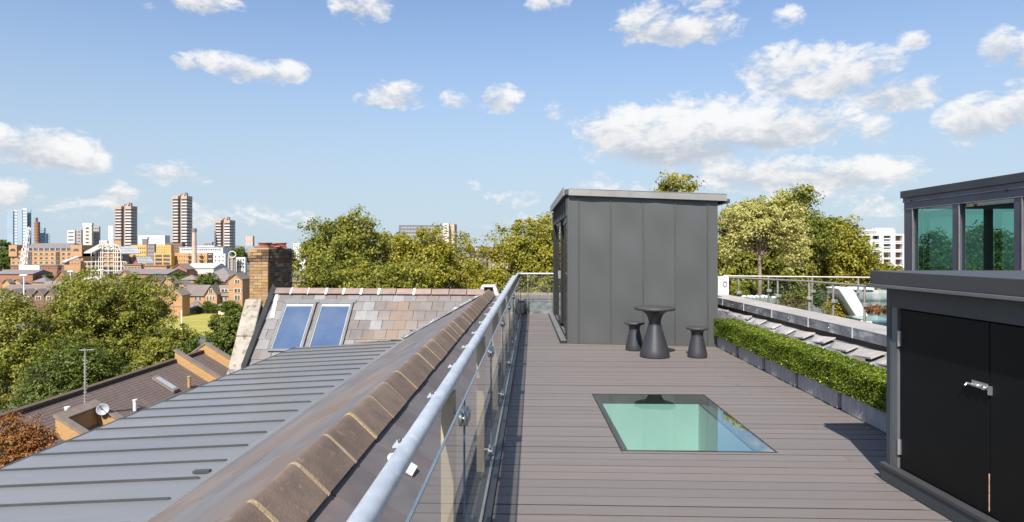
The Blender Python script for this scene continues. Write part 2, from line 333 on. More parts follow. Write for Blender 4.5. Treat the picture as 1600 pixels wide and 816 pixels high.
class MB:
    """collects faces and links them as one mesh object; coordinates are world unless local=True"""
    def __init__(s): s.v = []; s.f = []; s.smooth = []
    def add(s, vs, fs, sm=False):
        b = len(s.v); s.v += [tuple(p) for p in vs]
        for f in fs: s.f.append(tuple(i + b for i in f)); s.smooth.append(sm)
        return s
    def box(s, x0, x1, y0, y1, z0, z1):
        return s.hexa([(x0, y0, z0), (x1, y0, z0), (x1, y1, z0), (x0, y1, z0), (x0, y0, z1), (x1, y0, z1), (x1, y1, z1), (x0, y1, z1)])
    def hexa(s, p):
        return s.add(p, [(0, 3, 2, 1), (4, 5, 6, 7), (0, 1, 5, 4), (1, 2, 6, 5), (2, 3, 7, 6), (3, 0, 4, 7)])
    def seg(s, a, b, w_, h, z0=None):
        """box along the ground line a->b (Vectors), centred width w_, from a.z up by h"""
        a = Vector(a); b = Vector(b); d = (b - a); d.z = 0; d.normalize(); n = Vector((d.y, -d.x, 0)) * w_ / 2
        U = Vector((0, 0, h))
        return s.hexa([a - n, a + n, b + n, b - n, a - n + U, a + n + U, b + n + U, b - n + U])
    def prism(s, poly, vec):
        n = len(poly); vec = Vector(vec)
        vs = [Vector(p) for p in poly] + [Vector(p) + vec for p in poly]
        fs = [tuple(range(n - 1, -1, -1)), tuple(range(n, 2 * n))] + [(i, (i + 1) % n, (i + 1) % n + n, i + n) for i in range(n)]
        return s.add(vs, fs)
    def tube(s, pts, rad, n=10, caps=True, smooth=True):
        pts = [Vector(p) for p in pts]; rings = []
        if isinstance(rad, (int, float)): rad = [rad] * len(pts)
        prev = None
        vs = []
        for i, p in enumerate(pts):
            d = (pts[min(i + 1, len(pts) - 1)] - pts[max(i - 1, 0)]).normalized()
            if prev is None:
                a = d.orthogonal().normalized()
            else:
                a = (prev - d * prev.dot(d)).normalized()
            prev = a; b = d.cross(a)
            for k in range(n):
                t_ = 2 * math.pi * k / n
                vs.append(p + (a * math.cos(t_) + b * math.sin(t_)) * rad[i])
        fs = []
        for i in range(len(pts) - 1):
            for k in range(n):
                fs.append((i * n + k, i * n + (k + 1) % n, (i + 1) * n + (k + 1) % n, (i + 1) * n + k))
        s.add(vs, fs, smooth)
        if caps:
            s.add(vs[:n], [tuple(range(n - 1, -1, -1))]); s.add(vs[-n:], [tuple(range(n))])
        return s
    def lathe(s, prof, c=(0, 0, 0), n=40, smooth=True):
        vs = []; fs = []
        for (r, z) in prof:
            for k in range(n):
                t_ = 2 * math.pi * k / n
                vs.append((c[0] + r * math.cos(t_), c[1] + r * math.sin(t_), c[2] + z))
        for i in range(len(prof) - 1):
            for k in range(n):
                fs.append((i * n + k, i * n + (k + 1) % n, (i + 1) * n + (k + 1) % n, (i + 1) * n + k))
        s.add(vs, fs, smooth)
        s.add(vs[:n], [tuple(range(n - 1, -1, -1))]); s.add(vs[-n:], [tuple(range(n))])
        return s
    def mesh(s, name, m, off=Vector((0, 0, 0))):
        me = bpy.data.meshes.new(name)
        me.from_pydata([(x - off.x, y - off.y, z - off.z) for x, y, z in s.v], [], s.f)
        me.polygons.foreach_set('use_smooth', s.smooth)
        me.materials.append(m); me.update()
        return me
    def build(s, name, m, parent=None, bevel=0.0, local=False):
        off = Vector((0, 0, 0)) if local else org(parent)
        o = bpy.data.objects.new(name, s.mesh(name, m, off)); COL.objects.link(o)
        if parent is not None: o.parent = parent; ORG[o.name] = org(parent)
        if bevel:
            b = o.modifiers.new('bevel', 'BEVEL'); b.width = bevel; b.segments = 2; b.limit_method = 'ANGLE'; b.angle_limit = R(35)
            b.harden_normals = False
        return o


def piece(name, me, parent, loc, rot=None, scale=(1, 1, 1)):
    o = bpy.data.objects.new(name, me); COL.objects.link(o)
    if parent is not None: o.parent = parent; ORG[o.name] = org(parent)
    l = Vector(loc) - org(parent)
    mtx = Matrix.Translation(l)
    if rot is not None: mtx = mtx @ rot.to_4x4()
    mtx = mtx @ Matrix.Diagonal((*scale, 1))
    o.matrix_basis = mtx
    return o


def unit_box(name, m, bev=0.0):
    return MB().box(-.5, .5, -.5, .5, -.5, .5).mesh(name, m)


def dup(root, loc, label=None, rotz=0.0, sc=1.0, group=None):
    r = root.copy(); COL.objects.link(r); r.location = loc; r.rotation_euler = (0, 0, rotz); r.scale = (sc, sc, sc)
    if label: r['label'] = label
    if group: r['group'] = group
    ORG[r.name] = Vector(loc)
    for ch in list(root.children):
        c = ch.copy(); COL.objects.link(c); c.parent = r
        for g in list(ch.children):
            d = g.copy(); COL.objects.link(d); d.parent = c
    return r


def frame_rot(xa, ya):
    xa = Vector(xa).normalized(); ya = Vector(ya); ya = (ya - xa * ya.dot(xa)).normalized(); za = xa.cross(ya)
    return Matrix((xa, ya, za)).transposed()


# ---------------------------------------------------------------- setting: ground, field, far land
MB().add([(-4000, -600, GZ), (4000, -600, GZ), (4000, 9000, GZ), (-4000, 9000, GZ)], [(0, 1, 2, 3)]).build('ground', M['ground'])['kind'] = 'structure'
f0, f1 = W(120, 522, 117), W(440, 522, 117); g0, g1 = W(150, 490, 157), W(420, 490, 157)
fz = GZ + 0.02
fo = MB().add([(f0.x, f0.y, fz), (f1.x, f1.y, fz), (g1.x, g1.y, fz), (g0.x, g0.y, fz)], [(0, 1, 2, 3)]).build('playing_field', M['grass']); fo['kind'] = 'structure'
wl = MB()
for k, (yy, xa, xb) in enumerate([(501, 250, 350), (496, 262, 345), (511, 250, 350)]):
    D = FPX * 16 / (yy - HY); a, b = W(xa, yy, D), W(xb, yy, D)
    wl.seg((a.x, a.y, fz + .004), (b.x, b.y, fz + .004), 0.13, 0.004)
wl.build('pitch_markings', M['white'], None)['kind'] = 'structure'
# far rising land on the horizon
hb = MB(); N = 60; top = []; bot = []
for i in range(N + 1):
    px = -400 + i * (2400 / N); D = 3500
    hgt = 384 + 5 * math.sin(i * 0.7) + 3 * math.sin(i * 1.9 + 1)
    p = W(px, hgt, D); top.append(p + Vector((0, 300, 0))); bot.append(Vector((p.x, p.y - 400, GZ - 1)))
hb.add(top + bot, [(i, N + 1 + i, N + 2 + i, i + 1) for i in range(N)])
hb.build('hills', M['hill'])['kind'] = 'structure'

# ---------------------------------------------------------------- own building below the roofs
bw = MB()
bw.box(-6.75, -6.45, 14.7, 16.3, GZ, -1.25); bw.box(-5.55, -5.3, -2, 14.7, GZ, -1.0); bw.box(-6.6, 10.2, 17.3, 17.6, GZ, -1.0)
bw.box(-5.3, 10.2, -2.2, -2.0, GZ, -0.6); bw.box(10.2, 10.5, -2.2, 17.6, GZ, -0.4)
tag(bw.build('building_wall', M['brown_brick']), kind='structure')

# deck: joists and single boards
SK = [W(972, 705, FPX * 1.6 / 315), W(1213, 707, FPX * 1.6 / 317), W(1099, 617, FPX * 1.6 / 227), W(926, 616, FPX * 1.6 / 226)]
DX0, DX1, DY0, DY1 = -0.245, 3.42, 0.9, 15.75
ub = MB()
sx0, sx1, sy0, sy1 = min(p.x for p in SK) - .02, max(p.x for p in SK) + .02, min(p.y for p in SK), max(p.y for p in SK)
zt = -0.028
for (a, b, c, d) in [(DX0, sx0, DY0, DY1), (sx1, DX1, DY0, DY1), (sx0, sx1, DY0, sy0 - .02), (sx0, sx1, sy1 + .02, DY1)]:
    ub.box(a, b, c, d, zt - .1, zt)
deck = tag(ub.build('deck', M['board_fill']), kind='structure')
pitch, gap = 0.1457, 0.0075
bprof = MB().box(-.5, .5, -.5, .5, -.5, .5)
bme = bprof.mesh('plank', M['board'])
M['board_edge'] = mat('shadow dark board edge', (0.05, 0.044, 0.04), (0.035, 0.03, 0.028), 20, 0.9)  # dark plank sides paint the shadow of the gaps into the colour
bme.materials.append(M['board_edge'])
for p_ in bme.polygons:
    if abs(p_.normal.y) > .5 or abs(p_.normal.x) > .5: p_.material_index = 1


def edge_x(a, b, y):
    t_ = (y - a.y) / (b.y - a.y); return a.x + t_ * (b.x - a.x)


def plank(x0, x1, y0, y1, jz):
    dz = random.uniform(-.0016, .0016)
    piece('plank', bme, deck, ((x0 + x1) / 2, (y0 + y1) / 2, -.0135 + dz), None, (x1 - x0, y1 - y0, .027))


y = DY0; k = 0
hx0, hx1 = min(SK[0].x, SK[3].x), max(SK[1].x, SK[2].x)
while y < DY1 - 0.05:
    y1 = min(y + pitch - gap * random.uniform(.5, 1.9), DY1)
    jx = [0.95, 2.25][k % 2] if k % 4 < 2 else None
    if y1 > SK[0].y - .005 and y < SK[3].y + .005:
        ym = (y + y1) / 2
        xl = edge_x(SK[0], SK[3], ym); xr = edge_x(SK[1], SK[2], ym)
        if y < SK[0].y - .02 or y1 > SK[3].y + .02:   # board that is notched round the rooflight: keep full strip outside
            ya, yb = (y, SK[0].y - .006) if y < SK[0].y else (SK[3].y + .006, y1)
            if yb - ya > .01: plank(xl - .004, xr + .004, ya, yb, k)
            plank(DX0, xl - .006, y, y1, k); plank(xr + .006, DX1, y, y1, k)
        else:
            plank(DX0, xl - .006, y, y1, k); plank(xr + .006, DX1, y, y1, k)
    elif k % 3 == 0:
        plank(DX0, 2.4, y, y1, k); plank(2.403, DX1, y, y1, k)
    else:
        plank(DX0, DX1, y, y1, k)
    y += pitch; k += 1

# rooflight
rl = thing('walk_on_rooflight', 'flat walk on glass rooflight with black border and mint green interior set in the deck', 'rooflight', (1.3, 6.0, 0))
def quad4(ins, z):
    c = sum(SK, Vector()) / 4; ps = []
    n = 4
    for i in range(4):
        p = SK[i]; q = SK[(i + 1) % 4]; r_ = SK[i - 1]
        d1 = (q - p); d1.z = 0; d1.normalize(); d2 = (r_ - p); d2.z = 0; d2.normalize()
        ps.append(Vector((p.x, p.y, 0)) + (d1 + d2) * ins + Vector((0, 0, z)))
    return ps
q0, q1 = quad4(0.004, -.002), quad4(0.055, -.002)
MB().add(quad4(.004, .001), [(0, 1, 2, 3)]).build('glass_pane', M['glass_mint'], rl)
fr = MB(); fr.add([p + Vector((0, 0, -.006)) for p in q0] + [p + Vector((0, 0, -.006)) for p in q1], [(i, (i + 1) % 4, (i + 1) % 4 + 4, i + 4) for i in range(4)])
fr.build('enamel_border', M['frit'], rl)
tr_ = MB(); e0, e1 = quad4(-.008, .003), quad4(.004, .003); e0b, e1b = quad4(-.008, -.03), quad4(.004, -.03)
for i in range(4):
    j = (i + 1) % 4
    tr_.hexa([e0b[i], e0b[j], e1b[j], e1b[i], e0[i], e0[j], e1[j], e1[i]])
tr_.build('edge_trim', M['black_frame'], rl)
dk = MB(); d0, d1, d2 = quad4(.055, -.009), quad4(.062, -.085), quad4(.075, -.086)
dk.add([Vector(p) for p in d0] + [Vector(p) for p in d1] + [Vector(p) for p in d2], [(i, i + 4, (i + 1) % 4 + 4, (i + 1) % 4) for i in range(4)] + [(i + 4, i + 8, (i + 1) % 4 + 8, (i + 1) % 4 + 4) for i in range(4)])
dk.build('frame_upstand', M['frit'], rl)
sh = MB(); u0, u1 = quad4(.075, -.087), quad4(.075, -.95)
sh.add([Vector(p) for p in u0] + [Vector(p) for p in u1], [(i, i + 4, (i + 1) % 4 + 4, (i + 1) % 4) for i in range(4)])
sh.build('shaft_lining', M['mint_wall'], rl)
r0 = MB(); bx0, bx1, by0, by1 = .2, 3.0, 4.2, 8.6
r0.add([(bx0, by0, -2.9), (bx1, by0, -2.9), (bx1, by1, -2.9), (bx0, by1, -2.9), (bx0, by0, -.95), (bx1, by0, -.95), (bx1, by1, -.95), (bx0, by1, -.95)],
       [(0, 1, 2, 3), (0, 4, 5, 1), (1, 5, 6, 2), (2, 6, 7, 3), (3, 7, 4, 0)])
r0.build('room_below', M['mint_wall'], rl)
ce = MB(); cin = quad4(.075, -.95); co = [Vector((bx0, by0, -.95)), Vector((bx1, by0, -.95)), Vector((bx1, by1, -.95)), Vector((bx0, by1, -.95))]
ce.add(cin + co, [(i, (i + 1) % 4, (i + 1) % 4 + 4, i + 4) for i in range(4)]).build('room_ceiling', M['mint_wall'], rl)

# ---------------------------------------------------------------- main ridge and slate slopes
RX, RZ = -1.13, 0.50
PR, PL = 0.58, 0.5377
YA, YB = 0.7, 15.9
def zr(x): return RZ - PR * (x - RX)
def zl(x): return RZ - PL * (RX - x)
roof = thing('slate_roof', 'purple grey slate roof with brown ridge tiles running beside the terrace railing', 'roof', (RX, 1, -1))
ba = MB()
ba.add([(RX, YA, RZ - .03), (RX, YB, RZ - .03), (-.44, YB, zr(-.44) - .03), (-.44, YA, zr(-.44) - .03)], [(0, 1, 2, 3)])
ba.add([(RX, YA, RZ - .03), (RX, YB + .4, RZ - .03), (-3.3, YB + .4, zl(-3.3) - .03), (-3.3, YA, zl(-3.3) - .03)], [(0, 3, 2, 1)])
ba.build('roof_board', M['board_fill'], roof)
SLT = .011
sm = MB().box(0, 1, 0, 1, -SLT, 0).mesh('slate', M['slate'])
def slates(parent, me, origin, along, up, nrow, expo, width, L, skip=None, mats=None, joff=0.5, tiltk=.012, name='slate', depth=None):
    """courses of single slates: origin lower corner, along = course direction, up = up the slope"""
    along = Vector(along).normalized(); up = Vector(up).normalized(); n = along.cross(up)
    if n.z < 0: n = -n
    dl = depth or expo + .07
    for r_ in range(nrow):
        off = (r_ % 2) * width * joff
        kmax = int(math.ceil(L / width)) + 1
        for c in range(-1, kmax):
            a0 = c * width + off + random.uniform(-.004, .004)
            a1 = a0 + width - .008
            a0, a1 = max(a0, 0), min(a1, L)
            if a1 - a0 < .05: continue
            cen = Vector(origin) + along * ((a0 + a1) / 2) + up * (r_ * expo + expo / 2)
            if skip and skip(cen): continue
            upt = (up * dl - n * tiltk).normalized()
            base = Vector(origin) + along * a0 + up * (r_ * expo) + n * (tiltk + .006 + random.uniform(0, .003))
            z_ = along.cross(upt)
            if z_.z > 0: rot = Matrix((along, upt, z_)).transposed(); o = piece(name, mats(cen) if mats else me, parent, base, rot, (a1 - a0, dl, 1))
            else: rot = Matrix((-along, upt, -z_)).transposed(); o = piece(name, mats(cen) if mats else me, parent, base + along * (a1 - a0), rot, (a1 - a0, dl, 1))
xr0 = -.44
upv = Vector((RX - xr0, 0, RZ - zr(xr0)))
slates(roof, sm, (xr0, YA, zr(xr0)), (0, 1, 0), upv, 2, upv.length / 2.1, .42, YB - YA)
sml = MB().box(0, 1, 0, 1, -SLT, 0).mesh('slate_weathered', M['slate_left'])
xl0 = -2.78
upl = Vector((RX - xl0, 0, RZ - zl(xl0)))
slates(roof, sml, (xl0, YA, zl(xl0)), (0, 1, 0), upl, 6, upl.length / 6.1, .56, YB - YA, skip=lambda c: c.y > 16.0 + (c.z - .53) / 1.02 - 0.0)
# ridge tiles with mortar joints
prof = [(-.17, -.105), (-.10, -.037), (-.045, .018), (-.028, .033), (-.012, .043), (.004, .046), (.02, .040), (.036, .028), (.10, -.032), (.172, -.10)]
def ridge_mesh(name, m, L, k=1.0, t=.018):
    b = MB(); o_ = [(x * k, 0, z * k) for x, z in prof]; i_ = [(x * k * .88, 0, z * k - t) for x, z in prof]
    n = len(prof)
    vs = o_ + i_ + [(x, L, z) for x, _, z in o_] + [(x, L, z) for x, _, z in i_]
    fs = []
    for j in range(n - 1):
        fs += [(j, j + 1, 2 * n + j + 1, 2 * n + j), (n + j, 3 * n + j, 3 * n + j + 1, n + j + 1), (j, n + j, n + j + 1, j + 1), (2 * n + j, 2 * n + j + 1, 3 * n + j + 1, 3 * n + j)]
    fs += [(0, 2 * n, 3 * n, n), (n - 1, 2 * n - 1, 4 * n - 1, 3 * n - 1)]
    b.add(vs, fs, True); me = b.mesh(name, m); me.set_sharp_from_angle(angle=R(24)); return me
TL = .45
rm = ridge_mesh('ridge_tile', M['ridge'], TL - .02)
mm = ridge_mesh('mortar_joint', M['mortar'], .026, 1.012, .03)
y = YA
while y < YB - .2:
    rr = Matrix.Rotation(random.uniform(-.004, .004), 3, 'Z') @ Matrix.Rotation(random.uniform(-.003, .003), 3, 'X')
    piece('ridge_tile', rm, roof, (RX + random.uniform(-.004, .004), y, RZ + .048 + random.uniform(-.004, .004)), rr)
    if y > YA: piece('mortar_joint', mm, roof, (RX, y - .026, RZ + .048))
    y += TL
# lead hooks on the slates under the rail
hk = MB().box(-.075, .055, -.055, .055, 0, .012).tube([(-.075, 0, .001), (-.075, 0, .0115)], .055, 16).mesh('lead_tag', M['lead_white'])
for (px, py) in [(635, 738),]:
    # point on right slope: x from ratio
    q = (px - 833) / (py - HY); x_ = q * (1.6 - RZ - PR * (-RX) * -1 * -1) if False else None
    # solve x = q*(1.6 - z(x)), z = RZ-PR*(x-RX)
    x_ = q * (1.6 - RZ - PR * RX) / (1 - q * PR)
    z_ = zr(x_); D = FPX * (1.6 - z_) / (py - HY)
    piece('lead_tag', hk, roof, (x_, W(px, py, D).y, z_ + .03), frame_rot((1, 0, -PR), (0.3, 1, 0)))

# zinc roof
ZX0, ZX1 = -3.12, -5.60
def zz(x): return -.57 - .055 * (ZX0 - x)
zn = thing('zinc_roof', 'low grey standing seam zinc roof below the slates', 'roof', (-4.4, 8, -1))
Y0 = 6.37 - 10 * .5; ys = [Y0 + .5 * i for i in range(29)]
pm = MB().hexa([(ZX1 + .0, 0, zz(ZX1) - .012), (ZX0, 0, zz(ZX0) - .012), (ZX0, .492, zz(ZX0) - .012), (ZX1, .492, zz(ZX1) - .012),
                (ZX1, 0, zz(ZX1)), (ZX0, 0, zz(ZX0)), (ZX0, .492, zz(ZX0)), (ZX1, .492, zz(ZX1))]).mesh('zinc_panel', M['zinc_roof'])
smh = .019
smm = MB().hexa([(ZX1, -.009, zz(ZX1) - .01), (ZX0 + .0, -.009, zz(ZX0) - .01), (ZX0, .009, zz(ZX0) - .01), (ZX1, .009, zz(ZX1) - .01),
                 (ZX1, -.009, zz(ZX1) + smh), (ZX0 - .05, -.009, zz(ZX0) + smh), (ZX0 - .05, .009, zz(ZX0) + smh), (ZX1, .009, zz(ZX1) + smh)]).mesh('standing_seam', M['seam'])
for yy in ys:
    if yy + .5 < 15.0: piece('zinc_panel', pm, zn, (0, yy + .004, random.uniform(-.002, .002)))
    if yy < 14.95: piece('standing_seam', smm, zn, (random.uniform(-.02, .02), yy, 0))
MB().box(ZX1 + .01, ZX0 + .3, Y0, 15.2, -.78, -.71).build('roof_deck', M['seam'], zn)
# flashing between zinc and slates, eave fascia
fl = MB()
fl.add([(ZX0 - .02, Y0 - .6, zz(ZX0) + .006), (ZX0 - .02, 15.1, zz(ZX0) + .006), (-3.02, 15.1, zl(-3.02) + .006), (-3.02, Y0 - .6, zl(-3.02) + .006),
        (-2.74, 15.3, zl(-2.74) + .012), (-2.74, Y0 - .6, zl(-2.74) + .012)], [(0, 3, 2, 1), (3, 5, 4, 2)])
fl.build('zinc_flashing', M['zinc_roof'], zn)
MB().box(ZX1 - .03, ZX1, Y0, 14.9, -1.05, zz(ZX1) + .004).build('eave_fascia', M['seam'], zn)
MB().hexa([(-3.3, 6.0, zz(-3.3) + .008), (-3.14, 6.0, zz(-3.14) + .008), (-3.14, 6.06, zz(-3.14) + .008), (-3.3, 6.06, zz(-3.3) + .008),
           (-3.3, 6.0, zz(-3.3) + .03), (-3.14, 6.0, zz(-3.14) + .03), (-3.14, 6.06, zz(-3.14) + .03), (-3.3, 6.06, zz(-3.3) + .03)]).build('snow_clip', M['seam'], zn)

# ---------------------------------------------------------------- cross roof with roof windows
CK = 1.02
def cz(y): return .53 + CK * (y - 16.0)
cr = thing('cross_slate_roof', 'patched brown and grey slate cross roof with two roof windows', 'roof', (-4, 15.5, -1.2))
XL = -6.72
def valley_x(z): return RX - (RZ - z) / PL
cb = MB(); cb.add([(XL, 16.0, .50), (RX, 16.0, .50), (valley_x(-.62), 16 + (-.62 - .53) / CK, -.65), (XL, 16 + (-1.4 - .53) / CK, -1.43)], [(0, 3, 2, 1)])
cb.add([(XL, 16.0, .50), (RX + .1, 16.0, .50), (RX + .1, 17.3, -.9), (XL, 17.3, -.9)], [(0, 1, 2, 3)])
cb.build('roof_board', M['slate_far'], cr)
smf = MB().box(0, 1, 0, 1, -SLT, 0).mesh('slate_mixed', M['slate_far'])
smp = MB().box(0, 1, 0, 1, -SLT, 0).mesh('slate_pale', M['slate_pale'])
def pick(c):
    if -4.6 < c.x < -2.9 and c.z > .25 and random.random() < .8: return smp
    if c.x < -3.2 and random.random() < .28: return smp
    if c.x > -3.2 and random.random() < .08: return smp
    return smf
upc = Vector((0, 1, CK))
y_low = 16 + (-1.4 - .53) / CK
Lsl = (16 - y_low) * math.sqrt(1 + CK * CK)
nrows = 9
def skipc(c):
    if c.x > valley_x(c.z) + .05: return True
    if c.x > ZX1 + .25 and c.z < -.72: return True
    return False
slates(cr, smf, (XL, y_low, -1.4), (1, 0, 0), upc, nrows, Lsl / (nrows + .2), .29, RX - XL, skip=skipc, mats=pick)
# ridge tiles along the cross roof (pinkish, with white mortar blots)
rp = ridge_mesh('ridge_tile_pink', M['ridge_pink'], .43, .9)
wm = ridge_mesh('lime_joint', M['lead_white'], .035, .95, .03)
rotx = frame_rot((0, -1, 0), (1, 0, 0.0))
x_ = XL + .1; i = 0
while x_ < RX - .3:
    piece('ridge_tile', rp, cr, (x_, 16.0, .55 + .025 * (RX - x_) / 5), rotx)
    if 0 < i < 7 or random.random() < .15: piece('mortar_joint', wm, cr, (x_ - .03, 16.0, .553 + .025 * (RX - x_) / 5), rotx, (1.02, random.choice([.8, 1.6, 1.2]), 1.02))
    x_ += .45; i += 1
# ridge continuing behind the end of the terrace
x_ = -.5
while x_ < 3.2:
    piece('ridge_tile', rp, cr, (x_, 16.7, .42), rotx); x_ += .45
MB().add([(-.9, 16.15, .28), (3.4, 16.15, .28), (3.4, 16.7, .42), (-.9, 16.7, .42), (-.9, 16.15, -.2), (3.4, 16.15, -.2)], [(0, 1, 2, 3), (4, 5, 1, 0)]).build('back_slope', M['slate_far'], cr)
# valley lead strip
vl = MB(); a = Vector((RX - .05, 15.98, .54)); b = Vector((valley_x(-.55), 16 + (-.55 - .53) / CK, -.53))
dv = Vector((.05, -.045, .03))
vl.add([a + Vector((-.05, .02, .01)), a + Vector((.03, -.06, .0)), b + Vector((.03, -.06, .03)), b + Vector((-.08, .03, .04))], [(0, 1, 2, 3), (3, 2, 1, 0)])
vl.build('valley_lead', M['lead'], cr)
# roof windows
cu = Vector((0, 1, CK)).normalized(); cn = Vector((0, -CK, 1)).normalized()
def roof_window(x0, x1, label):
    ytop = 16 + (.24 - .53) / CK
    top = Vector(((x0 + x1) / 2, ytop, .24)); L = 1.5; wdt = x1 - x0
    t = thing('roof_window', label, 'window', tuple(top - cu * L), 'pair of roof windows')
    rot = frame_rot((1, 0, 0), cu)
    def bxl(name, u0, u1, v0, v1, h0, h1, m, parent=t, bev=0.004):
        b = MB(); ps = []
        for h in (h0, h1):
            for (u, v) in ((u0, v0), (u1, v0), (u1, v1), (u0, v1)):
                ps.append(top + Vector((1, 0, 0)) * u + cu * v + cn * h)
        b.hexa(ps); return b.build(name, m, parent, bev)
    hw = wdt / 2; fw = .065
    bxl('frame_rail', -hw, hw, -fw, 0.0, .02, .085, M['win_frame'])
    bxl('frame_rail', -hw, hw, -L, -L + fw, .02, .075, M['win_frame'])
    for s in (-1, 1):
        bxl('frame_stile', s * hw - (fw if s > 0 else 0), s * hw + (fw if s < 0 else 0), -L + fw + .002, -fw - .002, .02, .08, M['win_frame'])
        bxl('frame_gasket', s * (hw - fw) - (.014 if s > 0 else 0), s * (hw - fw) + (.014 if s < 0 else 0), -L + fw, -fw, .03, .066, M['blind'])
    bxl('top_flashing', -hw - .05, hw + .05, 0.004, .11, .02, .045, M['win_frame'])
    bxl('blind_cassette', -hw + fw + .002, hw - fw - .002, -fw - .075, -fw - .004, .05, .062, M['blind'])
    bxl('glass_pane', -hw + fw, hw - fw, -L + fw, -fw, .03, .052, M['skyglass'], bev=0)
    return t
roof_window(-6.24, -5.43, 'blue reflecting roof window next to the lichened coping stone')
roof_window(-5.35, -4.50, 'blue reflecting roof window on the right of the pair, further from the chimney')

# stone coping on the gable
cpz = thing('stone_coping', 'lichened pale stone coping sloping down the gable beside the chimney', 'coping', tuple(W(370, 583, 14.7)))
A = W(398, 470, 16.0); B = W(368, 592, 14.55); d = (B - A).normalized()
s_ = Vector((1, 0, 0)); nn_ = s_.cross(d); nn_ = nn_ if nn_.z > 0 else -nn_
def slab(b, a0, b0, hw, h0, h1):
    b.hexa([a0 - s_ * hw + nn_ * h0, a0 + s_ * hw + nn_ * h0, b0 + s_ * hw + nn_ * h0, b0 - s_ * hw + nn_ * h0,
            a0 - s_ * hw + nn_ * h1, a0 + s_ * hw + nn_ * h1, b0 + s_ * hw + nn_ * h1, b0 - s_ * hw + nn_ * h1])
Lc = (B - A).length; nseg = 2
for i in range(nseg):
    b = MB(); slab(b, A + d * (Lc * i / nseg + .004), A + d * (Lc * (i + 1) / nseg - .004), .215 - .01 * i, -.03, .09)
    b.build('coping_stone', M['stone'], cpz, .035)
b = MB(); slab(b, A + d * .05, B, .15, -.5, -.032); b.build('gable_upstand', M['brownwall'], cpz)
# lead flashing between gable and slates
fb = MB(); q = Vector((-6.62, 15.95, cz(15.95) + .03)); q2 = Vector((-6.62, y_low + .1, cz(y_low + .1) + .03))
fb.hexa([q + Vector((-.06, 0, 0)), q + Vector((.02, 0, 0)), q2 + Vector((.02, 0, 0)), q2 + Vector((-.06, 0, 0)),
         q + Vector((-.06, 0, .22)), q + Vector((.02, 0, .12)), q2 + Vector((.02, 0, .12)), q2 + Vector((-.06, 0, .22))])
fb.build('lead_upstand', M['seam'], cr)
wb = MB(); q = Vector((-6.58, 15.9, cz(15.9) + .045)); q2 = Vector((-6.52, 15.35, cz(15.35) + .045))
wb.add([q, q + Vector((.08, 0, 0)), q2 + Vector((.13, 0, 0)), q2 + Vector((.02, 0, 0))], [(0, 3, 2, 1)]); wb.build('white_flashing', M['lead_white'], cr)

# lead-dressed vent at the ridge junction
vt = thing('ridge_vent', 'white lead dressed vent hood at the far end of the ridge', 'vent', (-1.05, 16.2, .4))
p0 = W(745, 461, 16.3); p1 = W(782, 461, 16.3)
vb = MB(); z0, z1 = p0.z - .1, W(760, 446, 16.3).z
vb.hexa([(p0.x, 16.2, z0), (p0.x + .12, 16.2, z0), (p0.x + .12, 16.6, z0), (p0.x, 16.6, z0), (p0.x + .13, 16.2, z1), (p0.x + .2, 16.2, z1 - .03), (p0.x + .2, 16.6, z1 - .03), (p0.x + .13, 16.6, z1)])
vb.build('hood_side', M['lead_white'], vt); vb = MB()
vb.hexa([(p1.x - .12, 16.2, z0), (p1.x, 16.2, z0), (p1.x, 16.6, z0), (p1.x - .12, 16.6, z0), (p1.x - .2, 16.2, z1 - .03), (p1.x - .13, 16.2, z1), (p1.x - .13, 16.6, z1), (p1.x - .2, 16.6, z1 - .03)])
vb.build('hood_side', M['lead_white'], vt)
MB().box(p0.x + .13, p1.x - .13, 16.19, 16.6, z1 - .04, z1 + .004).build('hood_top', M['lead_white'], vt)
MB().box(p0.x + .13, p1.x - .13, 16.3, 16.55, z0, z1 - .05).build('louvre', M['ridge'], vt)
MB().box(p0.x - .02, p1.x + .02, 16.0, 16.18, z0 - .02, z0 + .1).build('hood_base', M['ridge_pink'], vt, .02)

# ---------------------------------------------------------------- chimney
cx0, cx1, cy0, cy1 = -7.53, -7.03, 16.5, 18.2
ch = thing('brick_chimney', 'yellow stock brick chimney stack with shade-darkened side and broken red pots', 'chimney', ((cx0 + cx1) / 2, (cy0 + cy1) / 2, -3))
MB().box(cx0 + .012, cx1 - .012, cy0 + .012, cy1 - .012, -3, 1.60).build('stack_core', M['brick_mortar'], ch)
bA = MB().box(-.5, .5, -.5, .5, -.5, .5).mesh('brick_yellow', M['brick']); bB = MB().box(-.5, .5, -.5, .5, -.5, .5).mesh('brick_dark', M['brick_dark'])
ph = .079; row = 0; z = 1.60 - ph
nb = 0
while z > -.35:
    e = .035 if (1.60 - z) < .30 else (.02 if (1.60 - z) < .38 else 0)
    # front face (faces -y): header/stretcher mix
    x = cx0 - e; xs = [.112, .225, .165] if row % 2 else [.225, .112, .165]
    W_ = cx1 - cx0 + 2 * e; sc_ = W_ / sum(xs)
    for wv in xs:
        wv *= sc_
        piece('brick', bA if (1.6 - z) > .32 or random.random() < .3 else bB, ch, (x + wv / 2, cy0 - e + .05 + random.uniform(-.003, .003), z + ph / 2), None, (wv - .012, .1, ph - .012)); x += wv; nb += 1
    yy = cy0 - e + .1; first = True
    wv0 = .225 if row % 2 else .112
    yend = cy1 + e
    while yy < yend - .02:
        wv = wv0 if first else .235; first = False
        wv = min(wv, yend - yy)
        piece('brick', bB if random.random() < .82 else bA, ch, (cx1 + e - .05 + random.uniform(-.003, .003), yy + wv / 2, z + ph / 2), None, (.1, wv - .012, ph - .012)); yy += wv; nb += 1  # side away from the sun: darker bricks put its shade into the colour
    z -= ph; row += 1
